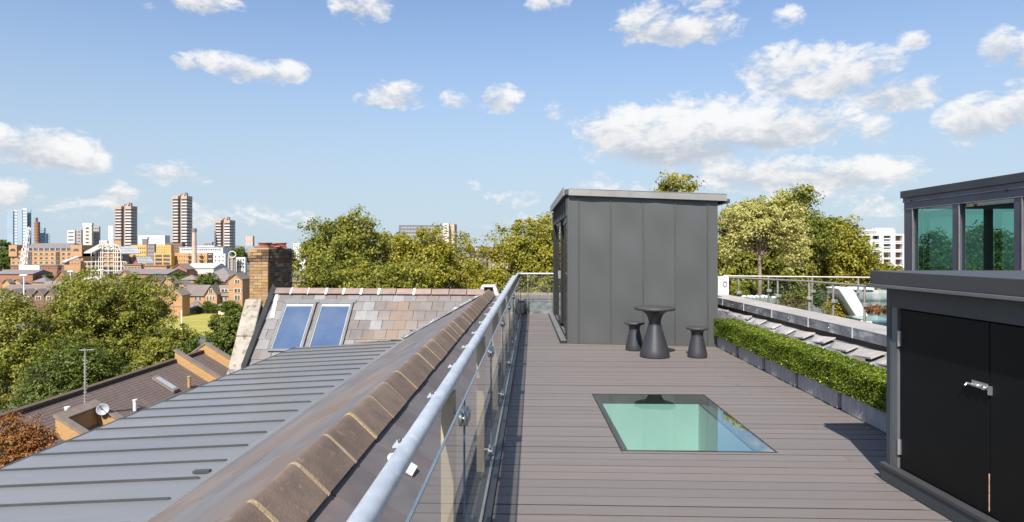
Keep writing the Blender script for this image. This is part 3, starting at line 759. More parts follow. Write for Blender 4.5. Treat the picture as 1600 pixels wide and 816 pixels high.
MB().box(cx0 + .0, cx1 - .0, cy0 + .05, cy1 - .05, 1.60, 1.64).build('flaunching', M['mortar'], ch, .015)
for i in range(5):
    yc = cy0 + .25 + i * .3; xc = (cx0 + cx1) / 2 + random.uniform(-.04, .04)
    hh_ = random.uniform(.06, .13)
    MB().lathe([(.15, 0), (.155, .02), (.135, .035), (.13, hh_), (.155, hh_ + .01), (.15, hh_ + .03), (.11, hh_ + .03)], (xc, yc, 1.64), 18).build('chimney_pot', M['terracotta'], ch)
for i in range(9):
    o = piece('broken_tile', unit_box('broken_tile', M['terracotta']), ch, (random.uniform(cx0, cx1), random.uniform(cy0, cy1), 1.655 + random.uniform(0, .04)), Matrix.Rotation(random.uniform(-.3, .3), 3, 'X') @ Matrix.Rotation(random.uniform(0, 3), 3, 'Z'), (.3, .18, .03))

# ---------------------------------------------------------------- balustrade along the left edge
bal = thing('glass_balustrade', 'clear glass balustrade with thick galvanised handrail along the left edge of the deck', 'railing', (-.37, 1.0, 0))
RXR, RZR = -.377, 1.0
hr = MB().tube([(RXR, .75, RZR)] + [(RXR, yv, RZR) for yv in (4, 8, 12)] + [(RXR, 15.55, RZR), (RXR + .02, 15.62, RZR), (RXR + .08, 15.64, RZR)], .029, 20)
hr.build('handrail', M['galv'], bal)
MB().tube([(RXR + .08, 15.64, RZR), (.75, 15.64, RZR)], .022, 14).build('handrail', M['galv'], bal)
st = MB(); st.hexa([(-.418, .75, .957), (-.39, .75, .957), (-.39, 15.5, .957), (-.498, 15.5, .957), (-.418, .75, .965), (-.39, .75, .967), (-.39, 15.5, .967), (-.498, 15.5, .965)])
st.build('rail_angle', M['galv_flat'], bal)
tb = MB().hexa([(-.034, -.03, -.012), (.02, -.045, 0), (.02, .05, 0), (-.034, .042, -.012), (-.034, -.03, -.006), (.02, -.045, .006), (.02, .05, .006), (-.034, .042, -.006)]).mesh('fixing_tab', M['galv_flat'])
bt = MB().lathe([(.007, 0), (.007, .012), (.003, .014)], (0, 0, 0), 8).mesh('tab_bolt', M['frame_grey'])
yy = 1.38
while yy < 14.5:
    xe = -.420 - .078 * (yy - .75) / 14.75
    o = piece('fixing_tab', tb, bal, (xe, yy, .961)); piece('tab_bolt', bt, bal, (xe - .015, yy, .96))
    yy += .70
POSTS = [1.0 + 1.745 * i for i in range(9)]
pst = MB().box(-.403, -.348, 0, .012, -.05, .968)
pst.box(-.3595, -.348, .0125, .09, -.05, .968)
pme = pst.mesh('post', M['post'])
arm = MB().tube([(-.35, .006, 0), (-.318, .006, 0)], .011, 8).mesh('clamp_arm', M['steel_matt'])
disc = MB()
disc.tube([(-.318, 0, 0), (-.306, 0, 0)], [.032, .034], 18); disc.tube([(-.3061, 0, 0), (-.2939, 0, 0)], .01, 8); disc.tube([(-.294, 0, 0), (-.283, 0, 0), (-.279, 0, 0)], [.034, .032, .022], 18)
dme = disc.mesh('glass_clamp', M['clamp'])
for yv in POSTS:
    piece('post', pme, bal, (0, yv, 0))
    for zc in (.87, .17):
        piece('clamp_arm', arm, bal, (0, yv, zc))
        for dy in (-.033, .045): piece('glass_clamp', dme, bal, (0, yv + dy, zc))
ge = MB()
for i in range(-1, len(POSTS)):
    ya = (POSTS[i] + .012) if i >= 0 else -.2
    yb = (POSTS[i + 1] + 0.0) if i + 1 < len(POSTS) else 15.55
    ya = max(ya, .6)
    if yb - ya < .1: continue
    MB().box(-.3, -.3 + .0001, ya, yb, .05, .95).build('glass_panel', M['glass'], bal) if False else None
    g_ = MB().add([(-.3, ya, .05), (-.3, yb, .05), (-.3, yb, .945), (-.3, ya, .945)], [(0, 1, 2, 3)]).build('glass_panel', M['glass'], bal)
    e_ = MB().box(-.3042, -.2958, ya, yb, .9455, .951).build('glass_edge', M['glass_edge'], g_)
    e2 = MB().box(-.3045, -.2955, yb - .003, yb, .05, .945).build('glass_edge', M['glass_edge'], g_)
# far return
g_ = MB().add([(-.25, 15.58, .1), (.56, 15.58, .1), (.56, 15.58, .93), (-.25, 15.58, .93)], [(0, 1, 2, 3)]).build('glass_panel', M['glass'], bal)
MB().box(-.25, .56, 15.575, 15.585, .9305, .937).build('glass_edge', M['glass_edge'], g_)
for xx in (-.13, .5):
    MB().tube([(xx, 15.64, .0), (xx, 15.64, .985)], .014, 10).build('post', M['steel_matt'], bal)
    MB().tube([(xx, 15.63, .85), (xx, 15.565, .85)], .022, 12).build('glass_clamp', M['steel_matt'], bal)
# edge channel and gutter
MB().box(-.292, -.247, .75, 15.7, -.02, .028).build('edge_channel', M['frame_grey'], bal, .003)
MB().box(-.3105, -.2925, .75, 15.7, -.02, .05).build('glass_track', M['steel_matt'], bal)
MB().box(-.46, -.312, .75, 15.9, -.06, .012).build('gutter', M['zinc_dark'], roof)
# end upstand of the deck
en = thing('end_upstand', 'grey zinc upstand closing the far end of the deck', 'upstand', (.1, 15.8, 0))
MB().box(-.24, .48, 15.76, 15.82, -.02, .29).build('panel', M['lead'], en, .004)
MB().box(.484, .62, 15.77, 15.83, -.02, .23).build('panel', M['lead'], en, .004)
MB().box(-.46, -.245, 15.77, 15.83, -.02, .31).build('panel', M['lead'], en, .004)
MB().box(-.46, .62, 15.74, 15.86, .3105, .325).build('capping', M['zinc_cap'], en)
MB().box(-.31, -.22, 15.5, 15.75, .03, .26).build('corner_block', M['lead_top'], en, .006)

# ---------------------------------------------------------------- zinc clad stair hut
FL, FRr, BL_, BR_ = Vector((.587, 10.75, 0)), Vector((3.04, 10.49, 0)), Vector((.50, 15.5, 0)), Vector((3.04, 15.5, 0))
hut = thing('zinc_hut', 'dark grey zinc clad stair hut with sloping roof standing on the deck', 'hut', (1.8, 13, 0))
ZLt, ZRt = 2.53, 2.41
def zt_(x): return ZLt + (ZRt - ZLt) * (x - FL.x) / (FRr.x - FL.x)
fdir = (FRr - FL); FLn = fdir.length; fd = fdir.normalized(); fn = Vector((fd.y, -fd.x, 0))   # fn points to -y
hb_ = MB()
i0 = [FL - fn * .03 + fd * .03, FRr - fn * .03 - fd * .03, BR_ + Vector((-.03, -.03, 0)), BL_ + Vector((.12, -.03, 0))]
hb_.hexa([p for p in i0] + [Vector((p.x, p.y, zt_(p.x) - .02)) for p in i0])
# hollow look is not needed on the solid front; body stops short of the glazed side
body = MB(); j0 = [FL - fn * .03 + fd * .03, FRr - fn * .03 - fd * .03]
body.hexa([j0[0], j0[1], j0[1] - fn * .12, j0[0] - fn * .12] + [Vector((p.x, p.y, zt_(p.x) - .02)) for p in (j0[0], j0[1], j0[1] - fn * .12, j0[0] - fn * .12)])
body.build('front_wall', M['zinc_dark'], hut)
MB().hexa([(2.9, 10.7, 0), (3.01, 10.7, 0), (3.01, 15.4, 0), (2.9, 15.4, 0), (2.9, 10.7, 2.38), (3.01, 10.7, 2.38), (3.01, 15.4, 2.38), (2.9, 15.4, 2.38)]).build('side_wall', M['zinc_dark'], hut)
MB().box(.62, 2.9, 15.3, 15.4, 0, 2.38).build('back_wall', M['zinc_dark'], hut)
# front panels between seams, from the photo's seam positions
def t_of(px):
    # intersection of pixel ray with the front line
    best = None
    dirr = W(px, HY, 1.0); dx, dy = dirr.x, dirr.y
    # FL + t*fd = s*(dx,dy)
    det = fd.x * (-dy) + dx * fd.y
    t = (-FL.x * (-dy) - dx * FL.y) / det if False else None
    A_ = np.array([[fd.x, -dx], [fd.y, -dy]]); b_ = np.array([-FL.x, -FL.y]); s = np.linalg.solve(A_, b_); return float(s[0])
seams = [0.0] + [t_of(p) for p in (904, 954, 1005, 1055, 1106)] + [FLn]
for i in range(len(seams) - 1):
    a, b = seams[i] + .002, seams[i + 1] - .002
    nx = 12; nzz = 36; vs = []; fs = []
    for iz in range(nzz + 1):
        for ix in range(nx + 1):
            u = ix / nx; v_ = iz / nzz; t = a + (b - a) * u
            base = FL + fd * t; zz_ = v_ * (zt_(base.x) - .004)
            amp = .0085 * math.sin(math.pi * u) if b - a > .3 else 0
            bul = amp * (math.sin(v_ * 9 + i * 2.1) + .6 * math.sin(v_ * 17 + i + u * 3) + .4 * math.sin(u * 6 + i * 5 + v_ * 4))
            pnt = base + fn * (.0 + bul); vs.append((pnt.x, pnt.y, zz_ + .004))
    for iz in range(nzz):
        for ix in range(nx):
            q_ = iz * (nx + 1) + ix; fs.append((q_, q_ + 1, q_ + nx + 2, q_ + nx + 1))
    MB().add(vs, fs, True).build('cladding_panel', M['zinc_dark'], hut)
    if i > 0:
        p_ = FL + fd * seams[i]; sb = MB()
        sb.hexa([p_ - fd * .006, p_ + fd * .006, p_ + fd * .006 + fn * .026, p_ - fd * .006 + fn * .026] + [Vector((q_.x, q_.y, zt_(q_.x) - .006)) for q_ in (p_ - fd * .006, p_ + fd * .006, p_ + fd * .006 + fn * .026, p_ - fd * .006 + fn * .026)])
        sb.build('standing_seam', M['seam'], hut)
cp_ = FL + fd * -.004
MB().hexa([cp_ - fn * .14, cp_ + fn * .006, cp_ + fn * .006 + fd * .05, cp_ - fn * .14 + fd * .05] + [Vector((q_.x, q_.y, ZLt - .01)) for q_ in (cp_ - fn * .14, cp_ + fn * .006, cp_ + fn * .006 + fd * .05, cp_ - fn * .14 + fd * .05)]).build('corner_trim', M['zinc_dark'], hut)
# roof slab with bright cap
ov = .07
def rp_(p, dz): return Vector((p.x, p.y, zt_(p.x) + dz))
c_ = [FL + fn * ov - fd * .05, FRr + fn * ov + fd * .12, BR_ + Vector((.12, .06, 0)), BL_ + Vector((-.06, .06, 0))]
MB().hexa([rp_(p, 0.0) for p in c_] + [rp_(p, .085) for p in c_]).build('roof', M['room_roof'], hut)
ft = [FL + fn * (ov + .012) + fd * .02, FRr + fn * (ov + .012) + fd * .13, FRr + fn * ov + fd * .13, FL + fn * ov + fd * .02]
MB().hexa([rp_(p, -.012) for p in ft] + [rp_(p, .105) for p in ft]).build('front_fascia', M['zinc_cap'], hut)
tp_ = [FL + fn * (ov + .012) + fd * .0, FRr + fn * (ov + .012) + fd * .13, FRr - fn * .04 + fd * .13, FL - fn * .04 + fd * .0]
MB().hexa([rp_(p, .088) for p in tp_] + [rp_(p, .1) for p in tp_]).build('roof_upstand', M['zinc_cap'], hut)
lf = [FL + fn * (ov + .02) - fd * .065, FL + fn * (ov + .02) - fd * .05, BL_ + Vector((-.062, .08, 0)), BL_ + Vector((-.08, .08, 0))]
MB().hexa([rp_(p, -.02) for p in lf] + [rp_(p, .125) for p in lf]).build('side_fascia', M['zinc_cap'], hut)
ge_ = FRr + fd * .12 + fn * ov
MB().box(ge_.x - .02, ge_.x + .07, ge_.y + .02, 15.5, 2.36, 2.43).build('gutter', M['seam'], hut, .01)
# left side: cladding strip over sliding doors
sd = (BL_ - FL); SL = sd.length; sd.normalize(); sn = Vector((-sd.y, sd.x, 0))   # sn points to -x
if sn.x > 0: sn = -sn
def sbox(name, t0, t1, o0, o1, z0, z1, m, parent=None, bev=0):
    ps = [FL + sd * t0 + sn * o0, FL + sd * t1 + sn * o0, FL + sd * t1 + sn * o1, FL + sd * t0 + sn * o1]
    return MB().hexa([Vector((p.x, p.y, z0)) for p in ps] + [Vector((p.x, p.y, z1)) for p in ps]).build(name, m, parent or hut, bev)
ns = 9
for i in range(ns):
    t0 = .15 + (SL - .15) * i / ns; t1 = .15 + (SL - .15) * (i + 1) / ns
    sbox('fascia_panel', t0 + .002, t1 - .002, -.05, 0, 2.19, 2.51, M['zinc_dark']); sbox('standing_seam', t1 - .006, t1 + .006, .001, .025, 2.19, 2.51, M['seam'])
nd = 4
for i in range(nd):
    t0 = .16 + (SL - .3) * i / nd; t1 = .16 + (SL - .3) * (i + 1) / nd - .01; off = -.03 - .04 * (i % 2)
    lfm = sbox('door_leaf', t0, t0 + .07, off - .035, off, .06, 2.185, M['black_frame'])
    sbox('door_stile', t1 - .07, t1, off - .035, off, .06, 2.185, M['black_frame'], lfm)
    sbox('door_rail', t0 + .07, t1 - .07, off - .035, off, .06, .15, M['black_frame'], lfm)
    sbox('door_rail', t0 + .07, t1 - .07, off - .035, off, 2.09, 2.185, M['black_frame'], lfm)
    sbox('glass_pane', t0 + .07, t1 - .07, off - .02, off - .014, .15, 2.09, M['glass_dark'], lfm)
    if i == 2: sbox('door_handle', t0 + .02, t0 + .045, off, off + .05, 1.0, 1.16, M['steel'], lfm)
sbox('door_jamb', .10, .155, -.12, .012, .0, 2.188, M['black_frame']); sbox('door_jamb', SL - .12, SL - .02, -.1, .01, 0, 2.188, M['black_frame'])
sbox('door_threshold', .0, SL, -.02, .13, .002, .045, M['black_frame']); sbox('sill_tray', .03, SL - .02, .02, .115, .046, .052, M['zinc_cap'])
sbox('inner_floor', .1, SL - .1, -2.3, -.12, .0, .03, M['frame_grey'])

# ---------------------------------------------------------------- tables and stools
def cafe(prof, name, label, cat, loc, group=None, zneck=.3, ztop=.7):
    t = thing(name, label, cat, loc, group)
    lo = [p for p in prof if p[1] <= ztop + 1e-6]
    up = [p for p in prof if p[1] >= ztop - 1e-6]
    b = MB().lathe(lo, (0, 0, 0), 48); b.build('pedestal', M['plastic'], t, local=True)
    b = MB().lathe(up, (0, 0, 0), 48); b.build('seat' if cat == 'stool' else 'tabletop', M['plastic_top'], t, local=True)
    return t
def at0(px, py):
    return W(px, py, FPX * 1.6 / (py - HY))
def prof_of(H, rt, rn, rb, zn, th):
    """waisted pedestal: base radius rb, neck rn at zn, flaring to the top plate rt"""
    p = [(rb * .93, 0), (rb * .99, .006), (rb, .02)]
    z0_, r0_ = .045, rb
    for i in range(1, 13):
        u = i / 12; z_ = z0_ + (zn - z0_) * u
        p.append((r0_ + (rn - r0_) * (u ** 1.0) + .0 * u, z_))
    zt2 = H - th
    for i in range(1, 13):
        u = i / 12; ang = u * math.pi / 2
        p.append((rn + (rt * .80 - rn) * (1 - math.cos(ang)), zn + (zt2 - .012 - zn) * math.sin(ang)))
    p.append((rt * .93, zt2 - .006))
    p += [(rt * .98, zt2), (rt, zt2 + th * .3), (rt, H - .006), (rt - .006, H), (0.01, H)]
    return p
tp = at0(1023, 557.5)
TP = prof_of(.742, .30, .088, .222, .50, .038)
cafe(TP, 'cafe_table', 'tall waisted anthracite plastic table with round top by the zinc hut', 'table', (tp.x, tp.y, 0), ztop=TP[-6][1])
SP = prof_of(.445, .158, .082, .142, .325, .026)
s1 = at0(991.5, 547); s2 = at0(1089.5, 558)
SP = [(r_ * 1.02, z_) for r_, z_ in SP]
stl = cafe(SP, 'stool', 'waisted anthracite stool left of the table, partly in its shadow', 'stool', (s1.x, s1.y, 0), 'round plastic stools', ztop=SP[-6][1])
dup(stl, (s2.x, s2.y, 0), 'waisted anthracite stool standing alone right of the table')

# ---------------------------------------------------------------- foliage generator
def leaf_arrays(blobs, n, size, rng, clump=0.9, cper=45, up=0.35, shell=0.55):
    ws = np.array([b[6] if len(b) > 6 else (b[3] * b[4] * b[5]) ** .8 for b in blobs], float); ws /= ws.sum()
    nc = max(8, n // cper)
    bi = rng.choice(len(blobs), nc, p=ws); B = np.array([b[:6] for b in blobs])[bi]
    d = rng.normal(size=(nc, 3)); d /= np.linalg.norm(d, axis=1)[:, None]
    rad = shell + (1 - shell) * rng.random(nc) ** 0.6
    cc = B[:, :3] + d * rad[:, None] * B[:, 3:6]
    crad = clump * (0.5 + 1.3 * rng.random(nc) ** 1.5)
    ci = rng.integers(0, nc, n)
    off = rng.normal(size=(n, 3)); off /= np.linalg.norm(off, axis=1)[:, None]
    off *= (rng.random(n) ** 0.45)[:, None]
    off[:, 2] *= 0.7
    P = cc[ci] + off * crad[ci][:, None]
    # orientation
    N_ = off * 0.7 + d[ci] * 0.5 + np.array([0, 0, up]) + rng.normal(size=(n, 3)) * 0.55
    N_ /= np.linalg.norm(N_, axis=1)[:, None]
    T = np.cross(N_, rng.normal(size=(n, 3))); T /= np.linalg.norm(T, axis=1)[:, None]
    Bt = np.cross(N_, T)
    s = size * (0.55 + 0.9 * rng.random(n)); s = s[:, None]
    a = P - T * s * .5; c = P + T * s * .5; bb = P + Bt * s * .36 + N_ * s * .08; dd = P - Bt * s * .36 + N_ * s * .08
    return np.stack([a, bb, c, dd], 1).reshape(-1, 3)


def leaf_mesh(name, verts, m):
    n = len(verts) // 4
    me = bpy.data.meshes.new(name); me.vertices.add(len(verts)); me.vertices.foreach_set('co', verts.astype(np.float32).ravel())
    me.loops.add(n * 4); me.loops.foreach_set('vertex_index', np.arange(n * 4, dtype=np.int32))
    me.polygons.add(n); me.polygons.foreach_set('loop_start', np.arange(0, n * 4, 4, dtype=np.int32)); me.polygons.foreach_set('loop_total', np.full(n, 4, np.int32))
    me.materials.append(m); me.update(calc_edges=True)
    return me


def branches(b, base, top, r0, crown_c, crown_r, rng, nb=9):
    base = np.array(base, float); top = np.array(top, float)
    mid = (base + top) / 2 + rng.normal(size=3) * .02 * np.linalg.norm(top - base)
    b.tube([base, mid, top], [r0, r0 * .75, r0 * .5], 10)
    for i in range(nb):
        u = .45 + .55 * rng.random(); s_ = base + (top - base) * u
        d = rng.normal(size=3); d[2] = abs(d[2]) * .8; d /= np.linalg.norm(d)
        e = np.array(crown_c) + d * np.array(crown_r) * .85
        m_ = (s_ + e) / 2 + np.array([0, 0, .05 * np.linalg.norm(e - s_)])
        b.tube([s_, m_, e], [r0 * .38, r0 * .24, r0 * .08], 6)
        for j in range(2):
            d2 = rng.normal(size=3); d2 /= np.linalg.norm(d2); e2 = m_ + d2 * np.array(crown_r) * .5
            b.tube([m_, (m_ + e2) / 2, e2], [r0 * .16, r0 * .1, r0 * .04], 5)


def tree(label, mname, px, ytop, hwpx, D, n, leaf, seed, zb=-8.0, extra=(), group='trees around the building', name='plane_tree', base_z=GZ, clump=None, cat='tree', bark='bark', depth=None, shell=.42, cper=72):
    rng = np.random.default_rng(seed)
    T = W(px, ytop, D); hw = hwpx / FPX * D; zt3 = T.z
    t = thing(name, label, cat, (T.x, T.y, base_z), group)
    H = zt3 - zb; cz_ = (zt3 + zb) / 2
    blobs = []
    dp = depth or hw
    blobs.append((0, 0, zb + H * .42 - base_z, hw * .82, dp * .82, H * .42))
    blobs.append((0, 0, zb + H * .68 - base_z, hw * .55, dp * .6, H * .30))
    for i in range(7):
        a = rng.random() * 6.283; rr = .35 + .35 * rng.random(); hz = .25 + .55 * rng.random()
        k = (1 - hz * .55)
        blobs.append((math.cos(a) * hw * rr * k * 1.25, math.sin(a) * dp * rr * k, zb + H * hz - base_z, hw * .38, dp * .38, H * .17))
    for (dx, dzp, rx, rz_) in extra:   # px offsets of extra lobes from (px, ytop)
        blobs.append((dx / FPX * D, 0, zt3 - dzp / FPX * D - base_z, rx / FPX * D, rx / FPX * D, rz_ / FPX * D))
    v = leaf_arrays(blobs, int(n * 2.1), leaf * .58, rng, clump or hw * .12, cper=cper, shell=shell)
    me = leaf_mesh('crown', v, M[mname]); o = bpy.data.objects.new('crown', me); COL.objects.link(o); o.parent = t
    b = MB(); branches(b, (0, 0, 0), (hw * .05, 0, zb + H * .7 - base_z), max(.12, H * .025), (0, 0, zb + H * .5 - base_z), (hw, dp, H * .5), rng)
    b.build('trunk', M[bark], t, local=True)
    return t


G1 = 'plane trees beyond the roofs'
# left mass
tree('large plane tree at the far left edge, behind the brown tiled roof', 'leaf_plane', 40, 462, 95, 52, 30000, .30, 1, -13, ((-50, 20, 50, 30),), G1)
tree('tallest and widest of the green plane trees left of the playing field', 'leaf_plane', 180, 437, 102, 56, 42000, .30, 2, -13, ((60, 25, 45, 30), (-50, 12, 40, 25), (0, 14, 60, 22), (-20, 40, 70, 40)), G1)
tree('plane tree at the left side of the playing field, behind the party wall', 'leaf_plane', 262, 492, 62, 52, 22000, .28, 3, -12, (), G1)
tree('darker green tree between the playing field and the sloping stone coping', 'leaf_green', 358, 482, 45, 46, 20000, .25, 4, -12, ((22, 35, 30, 40),), G1)
tree('low dark green tree in front of the field, behind the brick gable', 'leaf_green', 315, 519, 62, 50, 20000, .25, 5, -13, (), G1)
tree('low leafy tree behind the television aerial', 'leaf_green', 110, 520, 95, 44, 22000, .25, 6, -13, (), G1)
# centre mass
tree('plane tree with tall ragged top just right of the chimney', 'leaf_plane', 530, 328, 62, 38, 26000, .24, 7, -5, ((-46, 22, 15, 10), (20, 45, 55, 40), (-38, 62, 20, 16), (-20, 100, 60, 50), (25, 8, 14, 10)), G1, clump=.48, shell=.3)
tree('broad yellow green plane tree in front of the grey and white towers', 'leaf_gold', 665, 350, 88, 40, 34000, .24, 8, -6, ((-60, 45, 45, 35), (60, 50, 40, 35), (0, 25, 35, 22)), G1, clump=.5)
tree('dense olive green tree right behind the cross roof ridge', 'leaf_plane', 590, 398, 110, 34, 24000, .22, 9, -6, ((-60, 18, 50, 30),), G1, clump=.5)
tree('small plane tree before the pale houses left of the terrace corner', 'leaf_gold', 738, 398, 40, 46, 12000, .24, 10, -6, ((-20, 20, 25, 22),), G1, clump=.5)
tree('low tree behind the white vent hood', 'leaf_gold', 765, 404, 50, 38, 14000, .22, 11, -6, (), G1, clump=.45)
tree('big rounded plane tree left of the zinc hut', 'leaf_gold', 868, 352, 105, 42, 38000, .24, 12, -6, ((-60, 28, 45, 34), (-10, 5, 40, 25), (-55, 48, 50, 40), (-25, 30, 40, 30)), G1, clump=.5)
# right mass
tree('yellow green treetop showing over the zinc hut roof', 'leaf_gold', 1062, 279, 60, 30, 22000, .2, 13, -4, ((0, 8, 28, 16), (-22, 16, 16, 10)), G1, clump=.4)
tree('dark green ragged tree behind the pale terrace tree', 'leaf_plane', 1243, 300, 42, 28, 22000, .18, 14, -2, ((12, 8, 24, 18), (-5, 45, 38, 30), (20, 70, 50, 40)), G1, clump=.34, shell=.3)
tree('plane tree with drooping right side left of the white flats', 'leaf_gold', 1305, 343, 46, 30, 24000, .2, 15, -3, ((20, 12, 16, 12), (-20, 30, 40, 35), (10, 60, 50, 40)), G1, clump=.38, shell=.35)
tree('tree in front of the white apartment block', 'leaf_gold', 1378, 407, 60, 36, 20000, .22, 16, -4, ((-30, 10, 30, 15),), G1, clump=.45)
tree('leafy tree filling the gap right of the zinc hut', 'leaf_plane', 1160, 330, 75, 30, 24000, .2, 17, -3, ((0, 20, 50, 30),), G1, clump=.4)
tree('green tree seen through the teal windows of the glass room', 'leaf_green', 1532, 348, 62, 30, 26000, .2, 18, -3, (), G1, clump=.4)
tree('smaller green tree seen through the first teal window', 'leaf_green', 1462, 357, 46, 34, 22000, .2, 19, -3, (), G1, clump=.4)
tree('tree low behind the neighbouring terrace rail', 'leaf_gold', 1270, 415, 120, 32, 20000, .2, 20, -4, (), G1, clump=.4)
# rust tree bottom left
tree('rust coloured autumn tree in front of the brown tiled roof', 'leaf_rust', 28, 648, 62, 15.5, 15000, .085, 21, -6.2, ((38, 50, 30, 18), (-5, 28, 40, 30), (75, 66, 16, 9)), None, 'rust_tree', clump=.17, shell=.3)

# ---------------------------------------------------------------- neighbour brown tiled roof (left, lower)
nr = thing('tiled_roof', 'brown tiled roof of the lower neighbouring building', 'roof', (-16, 25, GZ))
def WR(px, py, u): return W(px, py, FPX * u / (py - HY))
Ra = WR(275, 563, 5.6); Rb = WR(0, 653, 5.6); rd = (Ra - Rb).normalized(); Rend = Ra + rd * 3.2; Rst = Rb - rd * 6
rn = Vector((rd.y, -rd.x, 0)); rn = rn if rn.x > 0 else -rn
pt = .62; Ws = 7.0
def rpnt(s, wv, h=0.0):
    p = Rb + rd * s + rn * abs(wv) * (1 if wv >= 0 else -1); return Vector((p.x, p.y, Rb.z - pt * abs(wv) + h))
LR = (Ra - Rb).length
b = MB()
b.add([rpnt(-6, 0), rpnt(LR + 3.2, 0), rpnt(LR + 3.2, Ws), rpnt(-6, Ws)], [(0, 1, 2, 3)][::1])
b.add([rpnt(-6, 0), rpnt(LR + 3.2, 0), rpnt(LR + 3.2, -5), rpnt(-6, -5)], [(3, 2, 1, 0)])
b.build('roof_slope', M['tileroof'], nr)
# tile courses as real stepped strips
tc_ = MB(); nrow_ = 56
for i in range(nrow_):
    w0 = .12 + i * (Ws - .2) / nrow_; w1 = w0 + (Ws - .2) / nrow_
    P_ = [rpnt(-6, w0, .01), rpnt(LR + 3.1, w0, .01), rpnt(LR + 3.1, w1, .02), rpnt(-6, w1, .02), rpnt(-6, w1, 0), rpnt(LR + 3.1, w1, 0)]
    tc_.add(P_, [(0, 3, 2, 1), (3, 4, 5, 2)])
tag(tc_.build('tile_courses', M['tileroof'], nr), kind='stuff')
rt_ = MB().box(-.14, .14, 0, .44, -.05, .07).mesh('ridge_tile_brown', M['brownwall'])
rotr = frame_rot((rd.y, -rd.x, 0), (rd.x, rd.y, 0))
for i in range(int((LR + 9) / .45)):
    p = rpnt(-6 + i * .45, 0, .03); piece('ridge_tile', rt_, nr, p, rotr)
wl_ = MB(); p = [rpnt(-6, 0, -.1), rpnt(-6, Ws - .3, -.1), rpnt(-6, -4.8, -.1)]
for s in (-5.9, LR + 3.0):
    q = [rpnt(s, -4.8, -.05), rpnt(s, 0, -.05), rpnt(s, Ws - .3, -.05)]
    wl_.add(q + [Vector((q[2].x, q[2].y, GZ)), Vector((q[0].x, q[0].y, GZ))], [(0, 1, 2, 3, 4), (4, 3, 2, 1, 0)])
q0_, q1_ = rpnt(-6, Ws - .3, -.05), rpnt(LR + 3, Ws - .3, -.05)
wl_.add([q0_, q1_, Vector((q1_.x, q1_.y, GZ)), Vector((q0_.x, q0_.y, GZ))], [(0, 1, 2, 3)])
wl_.build('brick_wall', M['ochre'], nr)
def upstand(s, w0, w1, h, th, mt=M['brick'], cap=M['stone']):
    b = MB(); b.hexa([rpnt(s, w0, -.1), rpnt(s, w1, -.1), rpnt(s + th, w1, -.1), rpnt(s + th, w0, -.1), rpnt(s, w0, h), rpnt(s, w1, h), rpnt(s + th, w1, h), rpnt(s + th, w0, h)])
    o = b.build('party_wall', mt, nr)
    MB().hexa([rpnt(s - .05, w0 - .05, h + .002), rpnt(s - .05, w1 + .05, h + .002), rpnt(s + th + .05, w1 + .05, h + .002), rpnt(s + th + .05, w0 - .05, h + .002),
               rpnt(s - .05, w0 - .05, h + .08), rpnt(s - .05, w1 + .05, h + .08), rpnt(s + th + .05, w1 + .05, h + .08), rpnt(s + th + .05, w0 - .05, h + .08)]).build('wall_coping', cap, o)
M['brick_far'] = mat('orange yellow stock brick', (0.46, 0.275, 0.115), (0.36, 0.215, 0.09), 5, 0.9, bump=.5, bscale=20, c3=(0.3, 0.17, .07), s3=3, stretch=(1, 1, 5))
M['coping_far'] = mat('brown coping', (0.23, 0.185, 0.15), (0.18, 0.145, 0.12), 3, .85)
upstand(LR - .2, .05, 2.6, .5, .25, M['brick_far'], M['coping_far'])
# end gable, taller
gb = MB(); s = LR + 2.6
gp = [rpnt(s, -1.2, .2), rpnt(s, .2, .55), rpnt(s, 2.2, .55), rpnt(s, 3.0, .4), rpnt(s, 3.0, -.6), rpnt(s, -1.2, -.6)]
gb.prism(gp, rd * .25); gb.build('gable_wall', M['brick_far'], nr)
for a_, b_ in ((0, 1), (1, 2), (2, 3)):
    A_, B_ = gp[a_], gp[b_]; up_ = Vector((0, 0, .08))
    MB().hexa([A_ - rd * .05 + up_ * .02, B_ - rd * .05 + up_ * .02, B_ + rd * .3 + up_ * .02, A_ + rd * .3 + up_ * .02, A_ - rd * .05 + up_, B_ - rd * .05 + up_, B_ + rd * .3 + up_, A_ + rd * .3 + up_]).build('wall_coping', M['coping_far'], nr)
# box shaped brick enclosure around the dish: find s for px ~125
def s_for(px):
    best = min(((abs((lambda v: 800 + FPX * (v.x * CT + v.y * ST) / (-v.x * ST + v.y * CT))(rpnt(s_, 2.2)) - px), s_) for s_ in np.arange(0, 12, .05)))
    return best[1]
sA = s_for(128); sB = s_for(182)
upstand(sA, 1.3, 3.6, .62, .22, M['brick_far'], M['coping_far'])
upstand(sB, 1.3, 3.9, .62, .22, M['brick_far'], M['coping_far'])
b = MB(); b.hexa([rpnt(sA + .23, 1.3, -.1), rpnt(sB - .01, 1.3, -.1), rpnt(sB - .01, 1.5, -.1), rpnt(sA + .23, 1.5, -.1), rpnt(sA + .23, 1.3, .62), rpnt(sB - .01, 1.3, .62), rpnt(sB - .01, 1.5, .6), rpnt(sA + .23, 1.5, .6)])
ow = b.build('party_wall', M['brick_far'], nr)
MB().hexa([rpnt(sA + .3, 1.26, .63), rpnt(sB - .07, 1.26, .63), rpnt(sB - .07, 1.54, .63), rpnt(sA + .3, 1.54, .63), rpnt(sA + .3, 1.26, .70), rpnt(sB - .07, 1.26, .70), rpnt(sB - .07, 1.54, .70), rpnt(sA + .3, 1.54, .70)]).build('wall_coping', M['coping_far'], ow)
